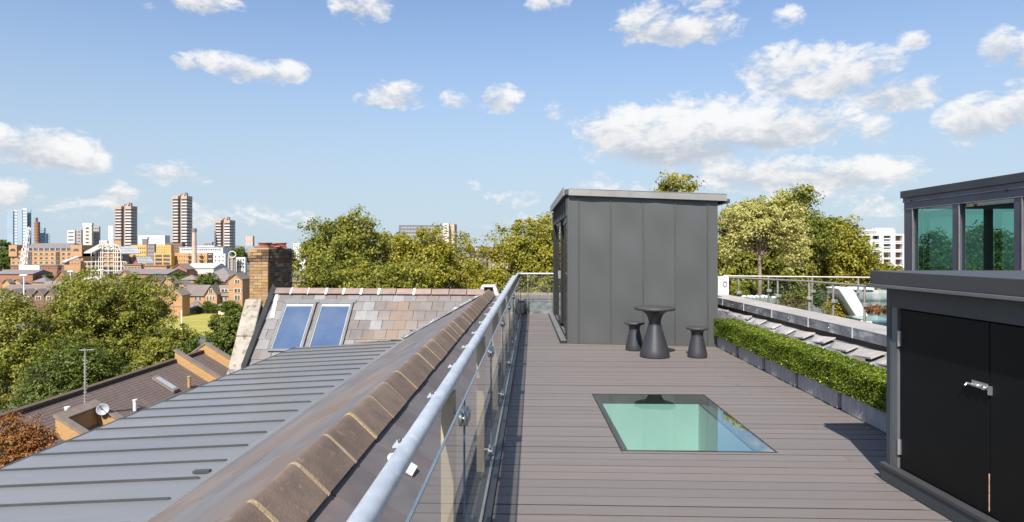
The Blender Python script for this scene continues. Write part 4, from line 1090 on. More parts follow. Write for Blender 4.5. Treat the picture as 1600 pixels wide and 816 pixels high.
# small roof light and soil pipes
pr_ = WR(258, 602, 5.6 + 1.0); 
def onroof(px, py):
    best = None
    for s_ in np.arange(-3, LR + 3, .1):
        for w_ in np.arange(.1, 6, .1):
            v = rpnt(s_, w_); D = -v.x * ST + v.y * CT; X = 800 + FPX * (v.x * CT + v.y * ST) / D; Y_ = HY + FPX * (1.6 - v.z) / D
            e = (X - px) ** 2 + (Y_ - py) ** 2
            if best is None or e < best[0]: best = (e, s_, w_)
    return best[1], best[2]
s_, w_ = onroof(258, 603)
b = MB(); b.hexa([rpnt(s_ - .25, w_ - .5, .05), rpnt(s_ - .25, w_ + .5, .05), rpnt(s_ + .25, w_ + .5, .05), rpnt(s_ + .25, w_ - .5, .05), rpnt(s_ - .25, w_ - .5, .16), rpnt(s_ - .25, w_ + .5, .16), rpnt(s_ + .25, w_ + .5, .16), rpnt(s_ + .25, w_ - .5, .16)])
ro = b.build('roof_light', M['coping_far'], nr)
b = MB(); b.add([rpnt(s_ - .18, w_ - .4, .165), rpnt(s_ - .18, w_ + .4, .165), rpnt(s_ + .18, w_ + .4, .165), rpnt(s_ + .18, w_ - .4, .165)], [(3, 2, 1, 0)]); b.build('pane', M['win_pale'], ro)
for (px, py, h, mm_) in [(209, 641, .42, 'white'), (296, 606, .5, 'brick_far'), (104, 664, .6, 'white')]:
    s_, w_ = onroof(px, py); p = rpnt(s_, w_, 0)
    b = MB().tube([p, p + Vector((0, 0, h))], .075, 10).tube([p + Vector((0, 0, h)), p + Vector((0, 0, h + .05))], .095, 10); b.build('vent_pipe', M[mm_], nr)
# aerial
s_, w_ = onroof(134, 650); p = rpnt(s_, w_, 0); Dm = -p.x * ST + p.y * CT; topz = W(136, 545, Dm).z
ae = thing('tv_aerial', 'tall thin television aerial mast on the brown tiled roof', 'aerial', tuple(p))
b = MB().tube([p, Vector((p.x, p.y, topz))], .035, 8); b.build('mast', M['antenna'], ae)
b = MB(); u_ = Vector((.9, .3, 0)).normalized(); q = Vector((p.x, p.y, topz - .05)); b.tube([q - u_ * .18, q + u_ * .3], .016, 6)
for k in range(7):
    c_1 = q - u_ * .15 + u_ * .065 * k; v_ = Vector((-.3, .9, 0)) * .12; b.tube([c_1 - v_, c_1 + v_], .009, 5)
b.build('antenna', M['antenna'], ae)
b = MB()
for k in range(14): 
    q = Vector((p.x, p.y, p.z + .5 + k * .12)); b.tube([q - u_ * .06, q + u_ * .06], .012, 5)
b.build('mast_rungs', M['antenna'], ae)
# dish
_s, _w = onroof(172, 650); _p = rpnt(_s, _w); pd = W(161, 640, -_p.x * ST + _p.y * CT - .9)
ds = thing('satellite_dish', 'grey satellite dish on the brick party wall of the neighbouring roof', 'dish', tuple(pd))
fdv = Vector((.45, -.85, .25)).normalized(); ux = fdv.orthogonal().normalized(); uy = fdv.cross(ux)
vs = []; fs = []; nr_, ns_ = 6, 24; rad_ = .215
for i in range(nr_ + 1):
    r__ = rad_ * i / nr_
    for k in range(ns_):
        a__ = 6.2832 * k / ns_; vs.append(pd + ux * r__ * math.cos(a__) + uy * r__ * math.sin(a__) + fdv * (.09 * (i / nr_) ** 2))
for i in range(nr_):
    for k in range(ns_): fs.append((i * ns_ + k, i * ns_ + (k + 1) % ns_, (i + 1) * ns_ + (k + 1) % ns_, (i + 1) * ns_ + k))
o = MB().add(vs, fs, True).build('reflector', M['dish'], ds); sm_ = o.modifiers.new('solid', 'SOLIDIFY'); sm_.thickness = .012
MB().tube([pd - fdv * .01, pd - fdv * .2, pd - fdv * .2 + Vector((0, 0, -.5))], .025, 8).build('bracket', M['frame_grey'], ds)
MB().tube([pd - uy * .25 + fdv * .09, pd + fdv * .33], .012, 6).tube([pd + fdv * .29, pd + fdv * .37], .03, 8).build('receiver_arm', M['frame_grey'], ds)

# ---------------------------------------------------------------- planters with hedge
def hedge_verts(L, wd, h, n, s, rng):
    # points near the surface of the clipped block
    P = []; 
    fA = [(L * h), (L * h), (L * wd), (wd * h), (wd * h)]; pr = np.array(fA) / sum(fA)
    f = rng.choice(5, n, p=pr); u = rng.random((n, 3)); dpt = rng.random(n) ** 1.6 * .04
    X = (u[:, 0] - .0) * wd; Y = u[:, 1] * L; Z = u[:, 2] * h
    Nn = rng.normal(size=(n, 3)) * .6
    bump = .006 * np.sin(Y * 21 + 1) + .010 * np.sin(Y * 9.2 + Z * 13) + .012 * np.sin(X * 31 + Y * 15)
    X = np.where(f == 0, dpt - bump, X); X = np.where(f == 1, wd - dpt + bump, X); Z = np.where(f == 2, h - dpt + bump * .8, Z)
    Y = np.where(f == 3, dpt, Y); Y = np.where(f == 4, L - dpt, Y)
    stray = rng.random(n) < .04
    Z = np.where(stray & (f == 2), Z + rng.random(n) * .03, Z)
    Nn[:, 0] += np.where(f == 0, -.8, 0) + np.where(f == 1, .8, 0); Nn[:, 2] += np.where(f == 2, .8, .35); Nn[:, 1] += np.where(f == 3, -.8, 0) + np.where(f == 4, .8, 0)
    Pn = np.stack([X, Y, Z], 1); Nn /= np.linalg.norm(Nn, axis=1)[:, None]
    T = np.cross(Nn, rng.normal(size=(n, 3))); T /= np.linalg.norm(T, axis=1)[:, None]; Bt = np.cross(Nn, T)
    sc = (s * (.6 + .8 * rng.random(n)))[:, None]
    return np.stack([Pn - T * sc * .5, Pn + Bt * sc * .33, Pn + T * sc * .5, Pn - Bt * sc * .33], 1).reshape(-1, 3)
PL_, PWD, PH = .935, .27, .208
rng = np.random.default_rng(5)
plr = thing('hedge_planter', 'lead grey planter trough nearest the black cupboard, filled with clipped box hedge', 'planter', (3.06, 5.43, 0), 'hedge planters along the right side of the deck')
b = MB()
fr_ = .012
b.box(0, fr_, 0, PL_, .006, PH); b.box(PWD - fr_, PWD, 0, PL_, .006, PH); b.box(fr_, PWD - fr_, 0, fr_, .006, PH); b.box(fr_, PWD - fr_, PL_ - fr_, PL_, .006, PH); b.box(fr_, PWD - fr_, fr_, PL_ - fr_, .006, .1)
b.build('trough', M['planter'], plr, .004, local=True)
b = MB(); b.box(-.008, fr_, -.008, PL_ + .008, PH + .001, PH + .018); b.box(PWD - fr_, PWD + .008, -.008, PL_ + .008, PH + .001, PH + .018); b.box(fr_ + .001, PWD - fr_ - .001, -.008, fr_, PH + .001, PH + .018); b.box(fr_ + .001, PWD - fr_ - .001, PL_ - fr_, PL_ + .008, PH + .001, PH + .018)
b.build('rim', M['planter_rim'], plr, .003, local=True)
MB().box(-.002, .002, .462, .47, .02, PH - .01).build('panel_rib', M['planter'], plr, local=True)
MB().box(fr_, PWD - fr_, fr_, PL_ - fr_, .1, .17).build('soil', M['soil'], plr, local=True)
hz0, hh_ = PH - .012, .262
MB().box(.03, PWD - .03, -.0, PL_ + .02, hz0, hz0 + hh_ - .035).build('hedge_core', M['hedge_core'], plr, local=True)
hv = hedge_verts(PL_ + .12, PWD + .06, hh_, 30000, .021, rng); hv += np.array([-.035, -.05, hz0])
ho = bpy.data.objects.new('hedge_foliage', leaf_mesh('hedge_foliage', hv, M['leaf_box'])); COL.objects.link(ho); ho.parent = plr
hl = ['lead grey hedge planter second from the black cupboard', 'lead grey hedge planter in the middle of the row of five', 'lead grey hedge planter second from the zinc hut', 'lead grey hedge planter at the far end, touching the zinc hut corner']
for i, yv in enumerate((6.43, 7.43, 8.46, 9.5)):
    dup(plr, (3.05 - .012 * i, yv, 0), hl[i])

# ---------------------------------------------------------------- lead coping parapet and slipped flashing pieces on the right
pp = thing('parapet_wall', 'low parapet capped with weathered lead behind the hedge', 'parapet', (3.7, 8, 0))
Fa, Fb = Vector((3.70, 6.68, 0)), Vector((3.44, 11.78, 0)); dp_ = (Fb - Fa).normalized(); np_ = Vector((dp_.y, -dp_.x, 0)); np_ = np_ if np_.x > 0 else -np_
Fa0 = Fa - dp_ * 3.4; LP = (Fb - Fa0).length + 1.2; nc_ = 8
def pbox(name, s0, s1, o0, o1, z0, z1, m, parent=pp, bev=0):
    ps = [Fa0 + dp_ * s0 + np_ * o0, Fa0 + dp_ * s0 + np_ * o1, Fa0 + dp_ * s1 + np_ * o1, Fa0 + dp_ * s1 + np_ * o0]
    return MB().hexa([Vector((p.x, p.y, z0)) for p in ps] + [Vector((p.x, p.y, z1)) for p in ps]).build(name, m, parent, bev)
pbox('upstand_wall', 0, LP, .03, .40, -.4, .59, M['brownwall'])
js = [0]
for px in (1333, 1264, 1207, 1163, 1130):
    dr = W(px, HY, 1.0); A_ = np.array([[dp_.x, -dr.x], [dp_.y, -dr.y]]); s_ = np.linalg.solve(A_, np.array([-Fa0.x, -Fa0.y]))[0]; js.append(float(s_))
js = [0, js[1] / 2] + js[1:] + [LP]
for i in range(len(js) - 1):
    a_, b_ = js[i], js[i + 1]
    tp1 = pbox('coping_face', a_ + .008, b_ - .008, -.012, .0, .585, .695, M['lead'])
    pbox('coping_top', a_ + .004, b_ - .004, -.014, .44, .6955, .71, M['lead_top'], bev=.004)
    if i: pbox('coping_joint', a_ - .012, a_ + .012, -.017, -.002, .585, .712, M['lead_white'])
    mid = (a_ + b_) / 2; q = Fa0 + dp_ * mid - np_ * .012; q.z = .64
    MB().tube([q, q - np_ * .008], [.011, .007], 8).build('rivet', M['steel'], pp)
# flashing slope between hedge and parapet
sl = thing('lead_valley', 'sloping strip of overlapping lead and slate pieces behind the hedge', 'flashing', (3.5, 8, .3))
b = MB(); q = [Fa0 + np_ * .03, Fa0 + dp_ * LP + np_ * .03]
b.add([(3.30, Fa0.y, .30), (q[0].x, q[0].y, .52), (q[1].x, q[1].y, .52), (3.30, q[1].y, .30)], [(0, 1, 2, 3)]); b.add([(3.30, Fa0.y, .30), (3.30, q[1].y, .30), (3.30, q[1].y, -.1), (3.30, Fa0.y, -.1)], [(0, 1, 2, 3)])
b.build('valley_board', M['lead'], sl)
rng2 = random.Random(3)
yv = 4.2; i = 0
while yv < 11.5:
    s_ = (yv - Fa0.y); fx = (Fa0 + dp_ * s_).x + .02
    L_ = .50; x0 = 3.32; x1 = fx - .01; h0 = .045 + rng2.uniform(-.01, .02)
    za, zb_ = .33, .465
    def zx(x): return za + (zb_ - za) * (x - x0) / (x1 - x0)
    kk = rng2.uniform(-.04, .04)
    xm = x0 + (x1 - x0) * .42 + rng2.uniform(-.03, .03); h0 *= rng2.uniform(.35, 1.0)
    # lower pale piece, tipped up towards the camera
    b = MB(); b.hexa([(x0, yv, zx(x0) + h0), (xm + kk, yv, zx(xm) + h0 + .01), (xm + kk, yv + L_ + .06, zx(xm) + .015), (x0, yv + L_ + .06, zx(x0) + .01),
                      (x0, yv, zx(x0) + h0 + .016), (xm + kk, yv, zx(xm) + h0 + .03), (xm + kk, yv + L_ + .06, zx(xm) + .03), (x0, yv + L_ + .06, zx(x0) + .026)])
    b.build('slate' if i % 3 else 'slate', M['slate_pale'] if i % 3 == 0 else M['slate_far'], sl)
    b = MB(); w1 = x1 - .02 - abs(kk)
    b.hexa([(xm - .03, yv - .1, zx(xm) + h0 + .035), (w1, yv - .06, zx(x1) + h0 + .02), (w1, yv + L_ + .02, zx(x1) + .02), (xm + .01, yv + L_ + .03, zx(xm) + .02),
            (xm - .03, yv - .1, zx(xm) + h0 + .06), (w1, yv - .06, zx(x1) + h0 + .035), (w1, yv + L_ + .02, zx(x1) + .034), (xm + .01, yv + L_ + .03, zx(xm) + .034)])
    b.build('lead_soaker', M['lead_top'], sl, .005)
    yv += L_; i += 1

# ---------------------------------------------------------------- black cupboard on the right
A0 = Vector((2.447, 4.454, 0)); cdv = Vector((.062, -1, 0)).normalized(); cno = Vector((cdv.y, -cdv.x, 0)); cno = cno if cno.x < 0 else -cno  # outward, -x
cab = thing('black_cupboard', 'black double door storage cupboard with charcoal cap at the right edge of the deck', 'cupboard', (3.1, 3.2, 0))
CL = 3.1; CD = 1.35
def cbox(name, s0, s1, o0, o1, z0, z1, m, parent=cab, bev=0):
    """s along the door face towards the camera, o outward (negative = into the cupboard)"""
    ps = [A0 + cdv * s0 + cno * o0, A0 + cdv * s1 + cno * o0, A0 + cdv * s1 + cno * o1, A0 + cdv * s0 + cno * o1]
    return MB().hexa([Vector((p.x, p.y, z0)) for p in ps] + [Vector((p.x, p.y, z1)) for p in ps]).build(name, m, parent, bev)
cbox('corner_post', 0, .045, -.06, 0, .10, 1.352, M['cab_teal'], bev=.003)
cbox('corner_trim', .0455, .11, -.06, -.006, .125, 1.205, M['cab_lip'])
cbox('back_box', .0, CL, -CD, -.0605, .0, 1.352, M['cab_grey'])
cbox('top_board', .0455, CL, -.06, -.002, 1.206, 1.352, M['cab_grey'])
cbox('door_recess', .111, CL, -.0602, -.05, .126, 1.205, M['black_door'])
cbox('plinth', -.02, CL + .05, -.1, .028, .004, .098, M['cab_teal'], bev=.003)
cbox('plinth_top', -.025, CL + .05, -.1, .036, .0985, .124, M['cab_grey'], bev=.003)
cbox('cap', -.07, CL + .1, -CD - .05, .075, 1.362, 1.452, M['cab_grey'], bev=.004)
cbox('cap_lip', -.085, CL + .1, -CD - .06, .095, 1.341, 1.3615, M['cab_lip'], bev=.002)
dlen = .755
for i in range(3):
    s0 = .13 + i * (dlen + .006)
    dr_ = cbox('door', s0, s0 + dlen, -.046, -.018, .132, 1.196, M['black_door'], bev=.003)
    if i == 0:
        for zc in (.27, 1.0):
            cbox('hinge', s0 - .018, s0 + .004, -.02, -.006, zc - .05, zc + .05, M['steel'], dr_, .002)
            q = A0 + cdv * (s0 - .006) + cno * (-.004); MB().tube([Vector((q.x, q.y, zc - .052)), Vector((q.x, q.y, zc + .052))], .006, 8).build('hinge_pin', M['steel'], dr_)
        # slide bolt
        zb0 = .835; s1_ = s0 + dlen
        cbox('bolt_plate', s1_ - .125, s1_ - .006, -.0178, -.0155, zb0 - .017, zb0 + .019, M['steel'], dr_)
        q = lambda s_, o_, z_: (A0 + cdv * s_ + cno * o_) + Vector((0, 0, z_))
        bo = MB().tube([q(s1_ - .15, -.006, zb0 - .004), q(s1_ + .0, -.006, zb0 - .004)], .006, 12)
        bo.tube([q(s1_ - .147, -.006, zb0 - .004), q(s1_ - .147, .008, zb0 - .016)], .006, 8)
        bo.build('bolt', M['steel'], dr_)
        co_ = MB()
        for k in range(5): co_.tube([q(s1_ - .105 + k * .009, -.006, zb0 - .004), q(s1_ - .1 + k * .009, -.006, zb0 - .004)], .0105, 12)
        tag(co_.build('bolt_spring', M['steel'], dr_), kind='stuff')
        cbox('bolt_keeper', s1_ - .03, s1_ - .012, -.0154, .004, zb0 - .015, zb0 + .01, M['steel'], dr_, .001)
        cbox('door_wear', s1_ - .003, s1_ + .001, -.03, -.0175, .15, .36, mat('bare orange wood', (.42, .14, .06), (.6, .5, .42), 40, .8), dr_)
        cbox('keeper', s1_ + .008, s1_ + .024, -.0178, -.002, zb0 - .036, zb0 + .012, M['steel'], None and dr_ or dr_)

# ---------------------------------------------------------------- glass room on the right
gr = thing('glass_room', 'mauve grey framed glass roof room with teal tinted windows', 'conservatory', (8, 7, 0))
gx, gy1, gy0 = 6.08, 10.55, 2.6; gxe = 9.8
MB().box(gx, gxe, gy0, gy1, -.3, .72).build('base_wall', M['room_frame'], gr)
MB().box(gx - .04, gxe + .04, gy0, gy1 + .04, 2.44, 2.555).build('roof_edge', M['room_roof'], gr, .004)
MB().box(gx + .15, gxe - .15, gy0 + .1, gy1 - .15, 2.36, 2.4395).build('ceiling', M['room_dark'], gr)
MB().box(gx - .012, gx + .1, gy0, gy1 + .012, 2.375, 2.4385).build('upper_fascia', M['room_frame'], gr)
MB().box(gx - .022, gx + .09, gy0, gy1 + .022, 2.366, 2.374).build('bright_trim', M['steel_matt'], gr)
MB().box(gx, gx + .1, gy0, gy1, 2.262, 2.365).build('lower_fascia', M['room_frame'], gr)
MB().box(gx - .01, gx + .1, gy0, gy1 + .01, 2.254, 2.2615).build('bright_trim', M['steel_matt'], gr)
MB().box(gx, gxe, gy1 - .1, gy1, 2.2625, 2.4395).build('end_fascia', M['room_frame'], gr) if False else MB().box(gx + .101, gxe, gy1 - .1, gy1 - .002, 2.262, 2.4385).build('end_fascia', M['room_frame'], gr)
def y_at(px): return gx / math.tan(math.atan((px - CX) / FPX) - TH) if False else (lambda v: gx * v.y / v.x)(W(px, HY, 1.0))
edges = [y_at(p) for p in (1410, 1426, 1488, 1498.5, 1584, 1597.5)]
pw = edges[1] - edges[2]
ypost = [(edges[1], gy1)]
ypost.append((edges[3], edges[2])); ypost.append((edges[5], edges[4]))
yl = edges[5]
while yl > gy0 + 1.2:
    a_ = yl - 1.03; ypost.append((a_ - .1, a_)); yl = a_ - .1
for (a_, b_) in ypost:
    MB().box(gx + .002, gx + .09, a_, b_, .72, 2.253).build('mullion', M['room_frame'], gr)
    MB().box(gx - .006, gx + .0015, a_ - .012, a_ + .012, .72, 2.253).build('mullion_trim', M['steel_matt'], gr)
for i in range(len(ypost) - 1):
    MB().add([(gx + .04, ypost[i + 1][1], .72), (gx + .04, ypost[i][0], .72), (gx + .04, ypost[i][0], 2.253), (gx + .04, ypost[i + 1][1], 2.253)], [(0, 1, 2, 3)]).build('glass_pane', M['glass_teal'], gr)
# far side and end glazing with posts
for (xa, xb) in [(6.2, 7.35), (7.45, 8.6), (8.7, 9.75)]:
    MB().add([(xa, gy1 - .04, .72), (xb, gy1 - .04, .72), (xb, gy1 - .04, 2.262), (xa, gy1 - .04, 2.262)], [(0, 1, 2, 3)]).build('glass_pane', M['glass_teal'], gr)
    MB().box(xb, xb + .1, gy1 - .08, gy1 - .003, .72, 2.261).build('mullion', M['room_dark'], gr)
yl = gy0
while yl < gy1 - .2:
    b1 = min(yl + 1.2, gy1 - .1)
    MB().add([(gxe - .04, yl + .1, .72), (gxe - .04, b1, .72), (gxe - .04, b1, 2.4), (gxe - .04, yl + .1, 2.4)], [(0, 1, 2, 3)]).build('glass_pane', M['glass_teal'], gr)
    MB().box(gxe - .08, gxe, yl, yl + .1, .72, 2.43).build('mullion', M['room_dark'], gr); yl += 1.2
MB().tube([(7.6, 8.4, .72), (7.6, 8.4, 2.36)], .035, 12).build('column', M['room_dark'], gr)
for p in ((1425, 314), (1573, 296.5)):
    v = W(p[0], p[1], 1) - Vector((0, 0, CAMZ)); k = (gx - .0) / v.x
    q = v * k + Vector((0, 0, CAMZ)); MB().tube([q, q - Vector((.03, 0, 0))], .018, 8).build('sensor_stud', M['room_roof'], gr)

# ---------------------------------------------------------------- neighbouring terrace behind the parapet
tag(MB().box(3.9, 10.2, 8.2, 19.5, -.3, -.02).build('terrace', M['floor_far']), kind='structure')
def wp(D, px): v = W(px, HY, D); return Vector((v.x, v.y, 0))
RA = [wp(13.7, 1128), wp(11.8, 1265), wp(10.15, 1367), wp(9.0, 1440)]
RB = [wp(14.25, 1130), wp(13.45, 1368), wp(13.0, 1470)]
def rail_set(pts, posts, label, gp):
    t = thing('terrace_railing', label, 'railing', tuple(pts[1]), gp)
    b = MB().tube([p + Vector((0, 0, 1.0)) for p in pts], .02, 12); b.build('handrail', M['steel_matt'], t)
    for (D_, px) in posts:
        p = wp(D_, px)
        MB().tube([p, p + Vector((0, 0, .985))], .019, 10).build('post', M['steel_matt'], t)
        MB().box(p.x - .055, p.x + .055, p.y - .06, p.y - .035, .66, .72).build('glass_clamp', M['steel_matt'], t, .006)
    for i in range(len(pts) - 1):
        a_, b_ = pts[i] + (pts[i + 1] - pts[i]) * .03, pts[i + 1] - (pts[i + 1] - pts[i]) * .03
        o = Vector((0, -.045, 0))
        MB().add([a_ + o + Vector((0, 0, .08)), b_ + o + Vector((0, 0, .08)), b_ + o + Vector((0, 0, .86)), a_ + o + Vector((0, 0, .86))], [(0, 1, 2, 3)]).build('glass_panel', M['glass'], t)
    return t
def Dline(px, pts):
    for i in range(len(pts) - 1):
        a_, b_ = pts[i], pts[i + 1]; v = W(px, HY, 1.0)
        s_ = np.linalg.solve(np.array([[b_.x - a_.x, -v.x], [b_.y - a_.y, -v.y]]), np.array([-a_.x, -a_.y]))
        if -.01 <= s_[0] <= 1.01: return float(s_[1])
    return 12
rail_set(RA, [(Dline(p, RA), p) for p in (1154, 1215, 1264, 1302, 1351)], 'stainless and glass railing of the neighbouring terrace, nearer of the two', 'neighbouring terrace railings')
rail_set(RB, [(Dline(p, RB), p) for p in (1200.6, 1269, 1341)], 'stainless railing of the neighbouring terrace, farther one behind the white slanted slab', 'neighbouring terrace railings')
# white outdoor socket box
p = W(1131, 446, 12.6)
sx = thing('white_box', 'white outdoor utility box with a black cable loop next to the zinc hut', 'utility box', (p.x, p.y, p.z - .2))
MB().box(p.x - .11, p.x + .1, p.y, p.y + .2, 0, p.z + .17).build('casing', M['white'], sx, .01)
lp = [p + Vector((.02 + .035 * math.cos(a_), -.02, .03 + .05 * math.sin(a_))) for a_ in np.linspace(0, 6.1, 14)]
MB().tube(lp, .006, 6).build('cable_loop', M['black_frame'], sx)
# pale tree in a trough
tq = wp(15.6, 1187)
trg = thing('trough_planter', 'long pale grey green planter trough under the pale terrace tree', 'planter', (tq.x, tq.y, 0))
b = MB(); a0_, b0_ = wp(15.2, 1160), wp(15.2, 1214)
MB().box(a0_.x, b0_.x, a0_.y - .1, a0_.y + .9, 0, .42).build('trough', mat('grey green planter', (.27, .28, .25), (.23, .24, .215), 3, .7), trg, .01)
pb = MB()
for k in range(26):
    pb.lathe([(.03, -.02), (.05, 0), (.03, .03), (.005, .035)], (random.uniform(a0_.x + .05, b0_.x - .05), a0_.y + random.uniform(0, .5), .44), 7)
tag(pb.build('pebbles', M['white'], trg), kind='stuff')
rng = np.random.default_rng(31)
tt = thing('terrace_tree', 'pale silvery green standard tree with bare trunk on the neighbouring terrace', 'tree', (tq.x, tq.y, .4))
D0 = 15.6; k_ = D0 / FPX
def off(px, py, rx, ry, wgt): return ((px - 1187) * k_, 0, CAMZ - (py - HY) * k_ - .4, rx * k_, rx * k_ * .9, ry * k_, wgt)
bl = [off(1190, 352, 60, 40, 3), off(1165, 345, 38, 34, 1.2), off(1215, 345, 42, 34, 1.4), off(1147, 385, 20, 32, .55), off(1238, 385, 28, 40, .9), off(1222, 312, 12, 16, .16), off(1195, 326, 36, 18, .6)]
v = leaf_arrays(bl, 30000, .05, rng, .16, cper=75, shell=.25)
o = bpy.data.objects.new('crown', leaf_mesh('crown', v, M['leaf_pale'])); COL.objects.link(o); o.parent = tt
b = MB(); b.tube([(0, 0, 0), (.01, 0, .5), (-.01, 0, 1.05)], [.055, .045, .042], 10)
for i in range(30):
    a_ = rng.random() * 6.28; k9 = .3 + .7 * rng.random(); e = np.array([math.cos(a_) * .85 * k9, math.sin(a_) * .7 * k9, 1.25 + rng.random() * .95]); m_ = np.array([e[0] * .4, e[1] * .4, 1.05 + (e[2] - 1.05) * .55])
    b.tube([(0, 0, 1.02), m_, e], [.026, .015, .005], 6)
b.build('trunk', M['bark_pale'], tt, local=True)
def bush(name, label, cat, mname, px0, px1, y0_, y1_, D, n, s, seed, group=None, box=False):
    a_ = W(px0, y1_, D); c_ = W(px1, y0_, D); t = thing(name, label, cat, ((a_.x + c_.x) / 2, a_.y, a_.z), group)
    hw, h = (c_.x - a_.x) / 2, (c_.z - a_.z)
    rg = np.random.default_rng(seed)
    bl = [(rg.uniform(-.5, .5) * hw, rg.uniform(-.2, .2) * hw, h * (.3 + .3 * rg.random()), hw * .55, hw * .4, h * .42) for _ in range(6)] + [(0, 0, h * .5, hw * .9, hw * .6, h * .5)]
    if box: bl = [(x_ * hw, 0, h * .5, hw * .25, .15, h * .45) for x_ in np.linspace(-.85, .85, 7)]
    v = leaf_arrays(bl, n, s, rg, h * .16, 25)
    o = bpy.data.objects.new('foliage', leaf_mesh('foliage', v, M[mname])); COL.objects.link(o); o.parent = t
    b = MB()
    for i in range(5): b.tube([(0, 0, -.02), (rg.uniform(-.4, .4) * hw, rg.uniform(-.2, .2) * hw, h * .7)], [.012, .004], 5)
    b.build('stems', M['bark'], t, local=True)
    return t
bush('yellow_shrub', 'golden yellow shrub behind the glass of the neighbouring terrace', 'shrub', 'leaf_yellow', 1283, 1334, 461, 512, 12.4, 5200, .035, 41)
bush('heather', 'pinkish heather bed below the terrace railing', 'shrub', 'leaf_heather', 1214, 1262, 466, 490, 13.9, 3800, .035, 42, box=True)
bush('laurel_shrub', 'dark green shrub left of the yellow shrub behind terrace glass', 'shrub', 'leaf_green', 1268, 1296, 452, 480, 14.6, 3000, .05, 43)
bush('green_shrub', 'small green shrub by the white utility box', 'shrub', 'leaf_gold', 1136, 1168, 440, 470, 16.0, 3500, .06, 44)
bush('rusty_hedge', 'rust brown clipped low hedge on the neighbouring terrace', 'hedge', 'leaf_rust', 1352, 1392, 476, 492, 13.2, 3000, .03, 45, box=True)
# white slanted slab
ws = thing('white_slab', 'white slanted moulded slab of a lounger behind the terrace glass', 'lounger', tuple(W(1345, 502, 12.0)))
D = 12.0; prof_ = [W(1310, 451, D), W(1332, 450, D), W(1361, 500, D), W(1368, 505, D), W(1352, 505, D), W(1343, 503, D)]
b = MB(); b.prism([Vector((p.x, p.y, p.z)) for p in prof_], (0, .55, 0)); b.build('backrest', M['white'], ws, .02)
q = W(1368, 505, D); MB().box(q.x - .15, q.x + .9, q.y, q.y + .55, q.z - .06, q.z + .02).build('seat', M['white'], ws, .02)
# furniture seen through the glass at the far right
tbt = thing('garden_table', 'pale teal glass topped garden table behind the railing', 'table', tuple(W(1372, 505, 11.0)))
a_, c_ = W(1352, 500, 11.0), W(1430, 500, 11.0)
MB().box(a_.x, c_.x, a_.y, a_.y + .7, a_.z - .02, a_.z).build('tabletop', mat('teal glass top', (.16, .33, .33), None, 3, .15), tbt, .004)
for sx_ in (a_.x + .05, c_.x - .05): MB().tube([(sx_, a_.y + .3, 0), (sx_, a_.y + .3, a_.z - .021)], .02, 8).build('leg', M['steel_matt'], tbt)
cv = thing('covered_sofa', 'dark grey covered garden sofa with white cushions on the neighbouring terrace', 'sofa', tuple(W(1365, 475, 15.0)))
a_, c_ = W(1342, 474, 14.6), W(1420, 474, 14.6); zt4 = W(1365, 456, 14.6).z
MB().box(a_.x, c_.x, a_.y, a_.y + .8, 0, a_.z).build('seat_base', mat('grey green cover', (.17, .20, .19), (.13, .155, .15), 3, .6), cv, .05)
MB().box(a_.x + .05, c_.x - .05, a_.y + .5, a_.y + .8, a_.z + .002, zt4).build('back_cushion', mat('grey cushion', (.33, .35, .35), None, 3, .8), cv, .07)
MB().box(a_.x + .1, a_.x + .6, a_.y + .45, a_.y + .85, zt4 + .002, zt4 + .07).build('white_cushion', M['white'], cv, .03)

# ================================================================= the town
def box_at(px0, px1, ytop, D, depth, zbot=GZ, flank=None):
    if px1 < 700 and flank is not None:
        s_ = flank * (px1 - px0); px1 = px1 - s_; depth = D * ((833 - px1) / (833 - px1 - s_) - 1)
    elif px1 < 700:
        s_ = .5 * (px1 - px0); depth = min(depth, D * ((833 - px1) / (833 - px1 - s_) - 1))
    a_, b_ = W(px0, ytop, D), W(px1, ytop, D); y_ = (a_.y + b_.y) / 2
    return a_.x, b_.x, y_, y_ + depth, zbot, a_.z
WIN = {}
def winmesh(m='win'):
    if m not in WIN: WIN[m] = MB().box(-.5, .5, -.5, .5, -.5, .5).mesh('window', M[m])
    return WIN[m]
def grid_windows(t, x0, x1, y_, z0, z1, cols, rows, fw=.5, fh=.5, m='win', skip=None, side=None):
    cw, rh = (x1 - x0) / cols, (z1 - z0) / rows
    for i in range(cols):
        for j in range(rows):
            if skip and skip(i, j): continue
            piece('window', winmesh(m), t, (x0 + (i + .5) * cw, y_ - .02, z0 + (j + .5) * rh), None, (cw * fw, .12, rh * fh))
def block(px0, px1, ytop, D, depth, wall, label, cols=0, rows=0, ybot_win=None, cat='building', group='distant town buildings', name='apartment_block', roof_m=None, win='win', fw=.5, fh=.5, roof_h=0, par=.4):
    x0, x1, y0, y1, z0, z1 = box_at(px0, px1, ytop, D, depth, flank=.16)
    t = thing(name, label, cat, ((x0 + x1) / 2, (y0 + y1) / 2, GZ), group)
    MB().box(x0, x1, y0, y1, z0, z1).build('wall', M[wall], t)
    if roof_m:
        MB().box(x0 - .3, x1 + .3, y0 - .3, y1 + .3, z1 + .002, z1 + par).build('roof', M[roof_m], t)
    if cols:
        zb = CAMZ - ((ybot_win or 420) - HY) / FPX * D
        grid_windows(t, x0 + (x1 - x0) * .04, x1 - (x1 - x0) * .04, y0, zb, z1 - .6, cols, rows, fw, fh, win)
    return t, (x0, x1, y0, y1, z0, z1)

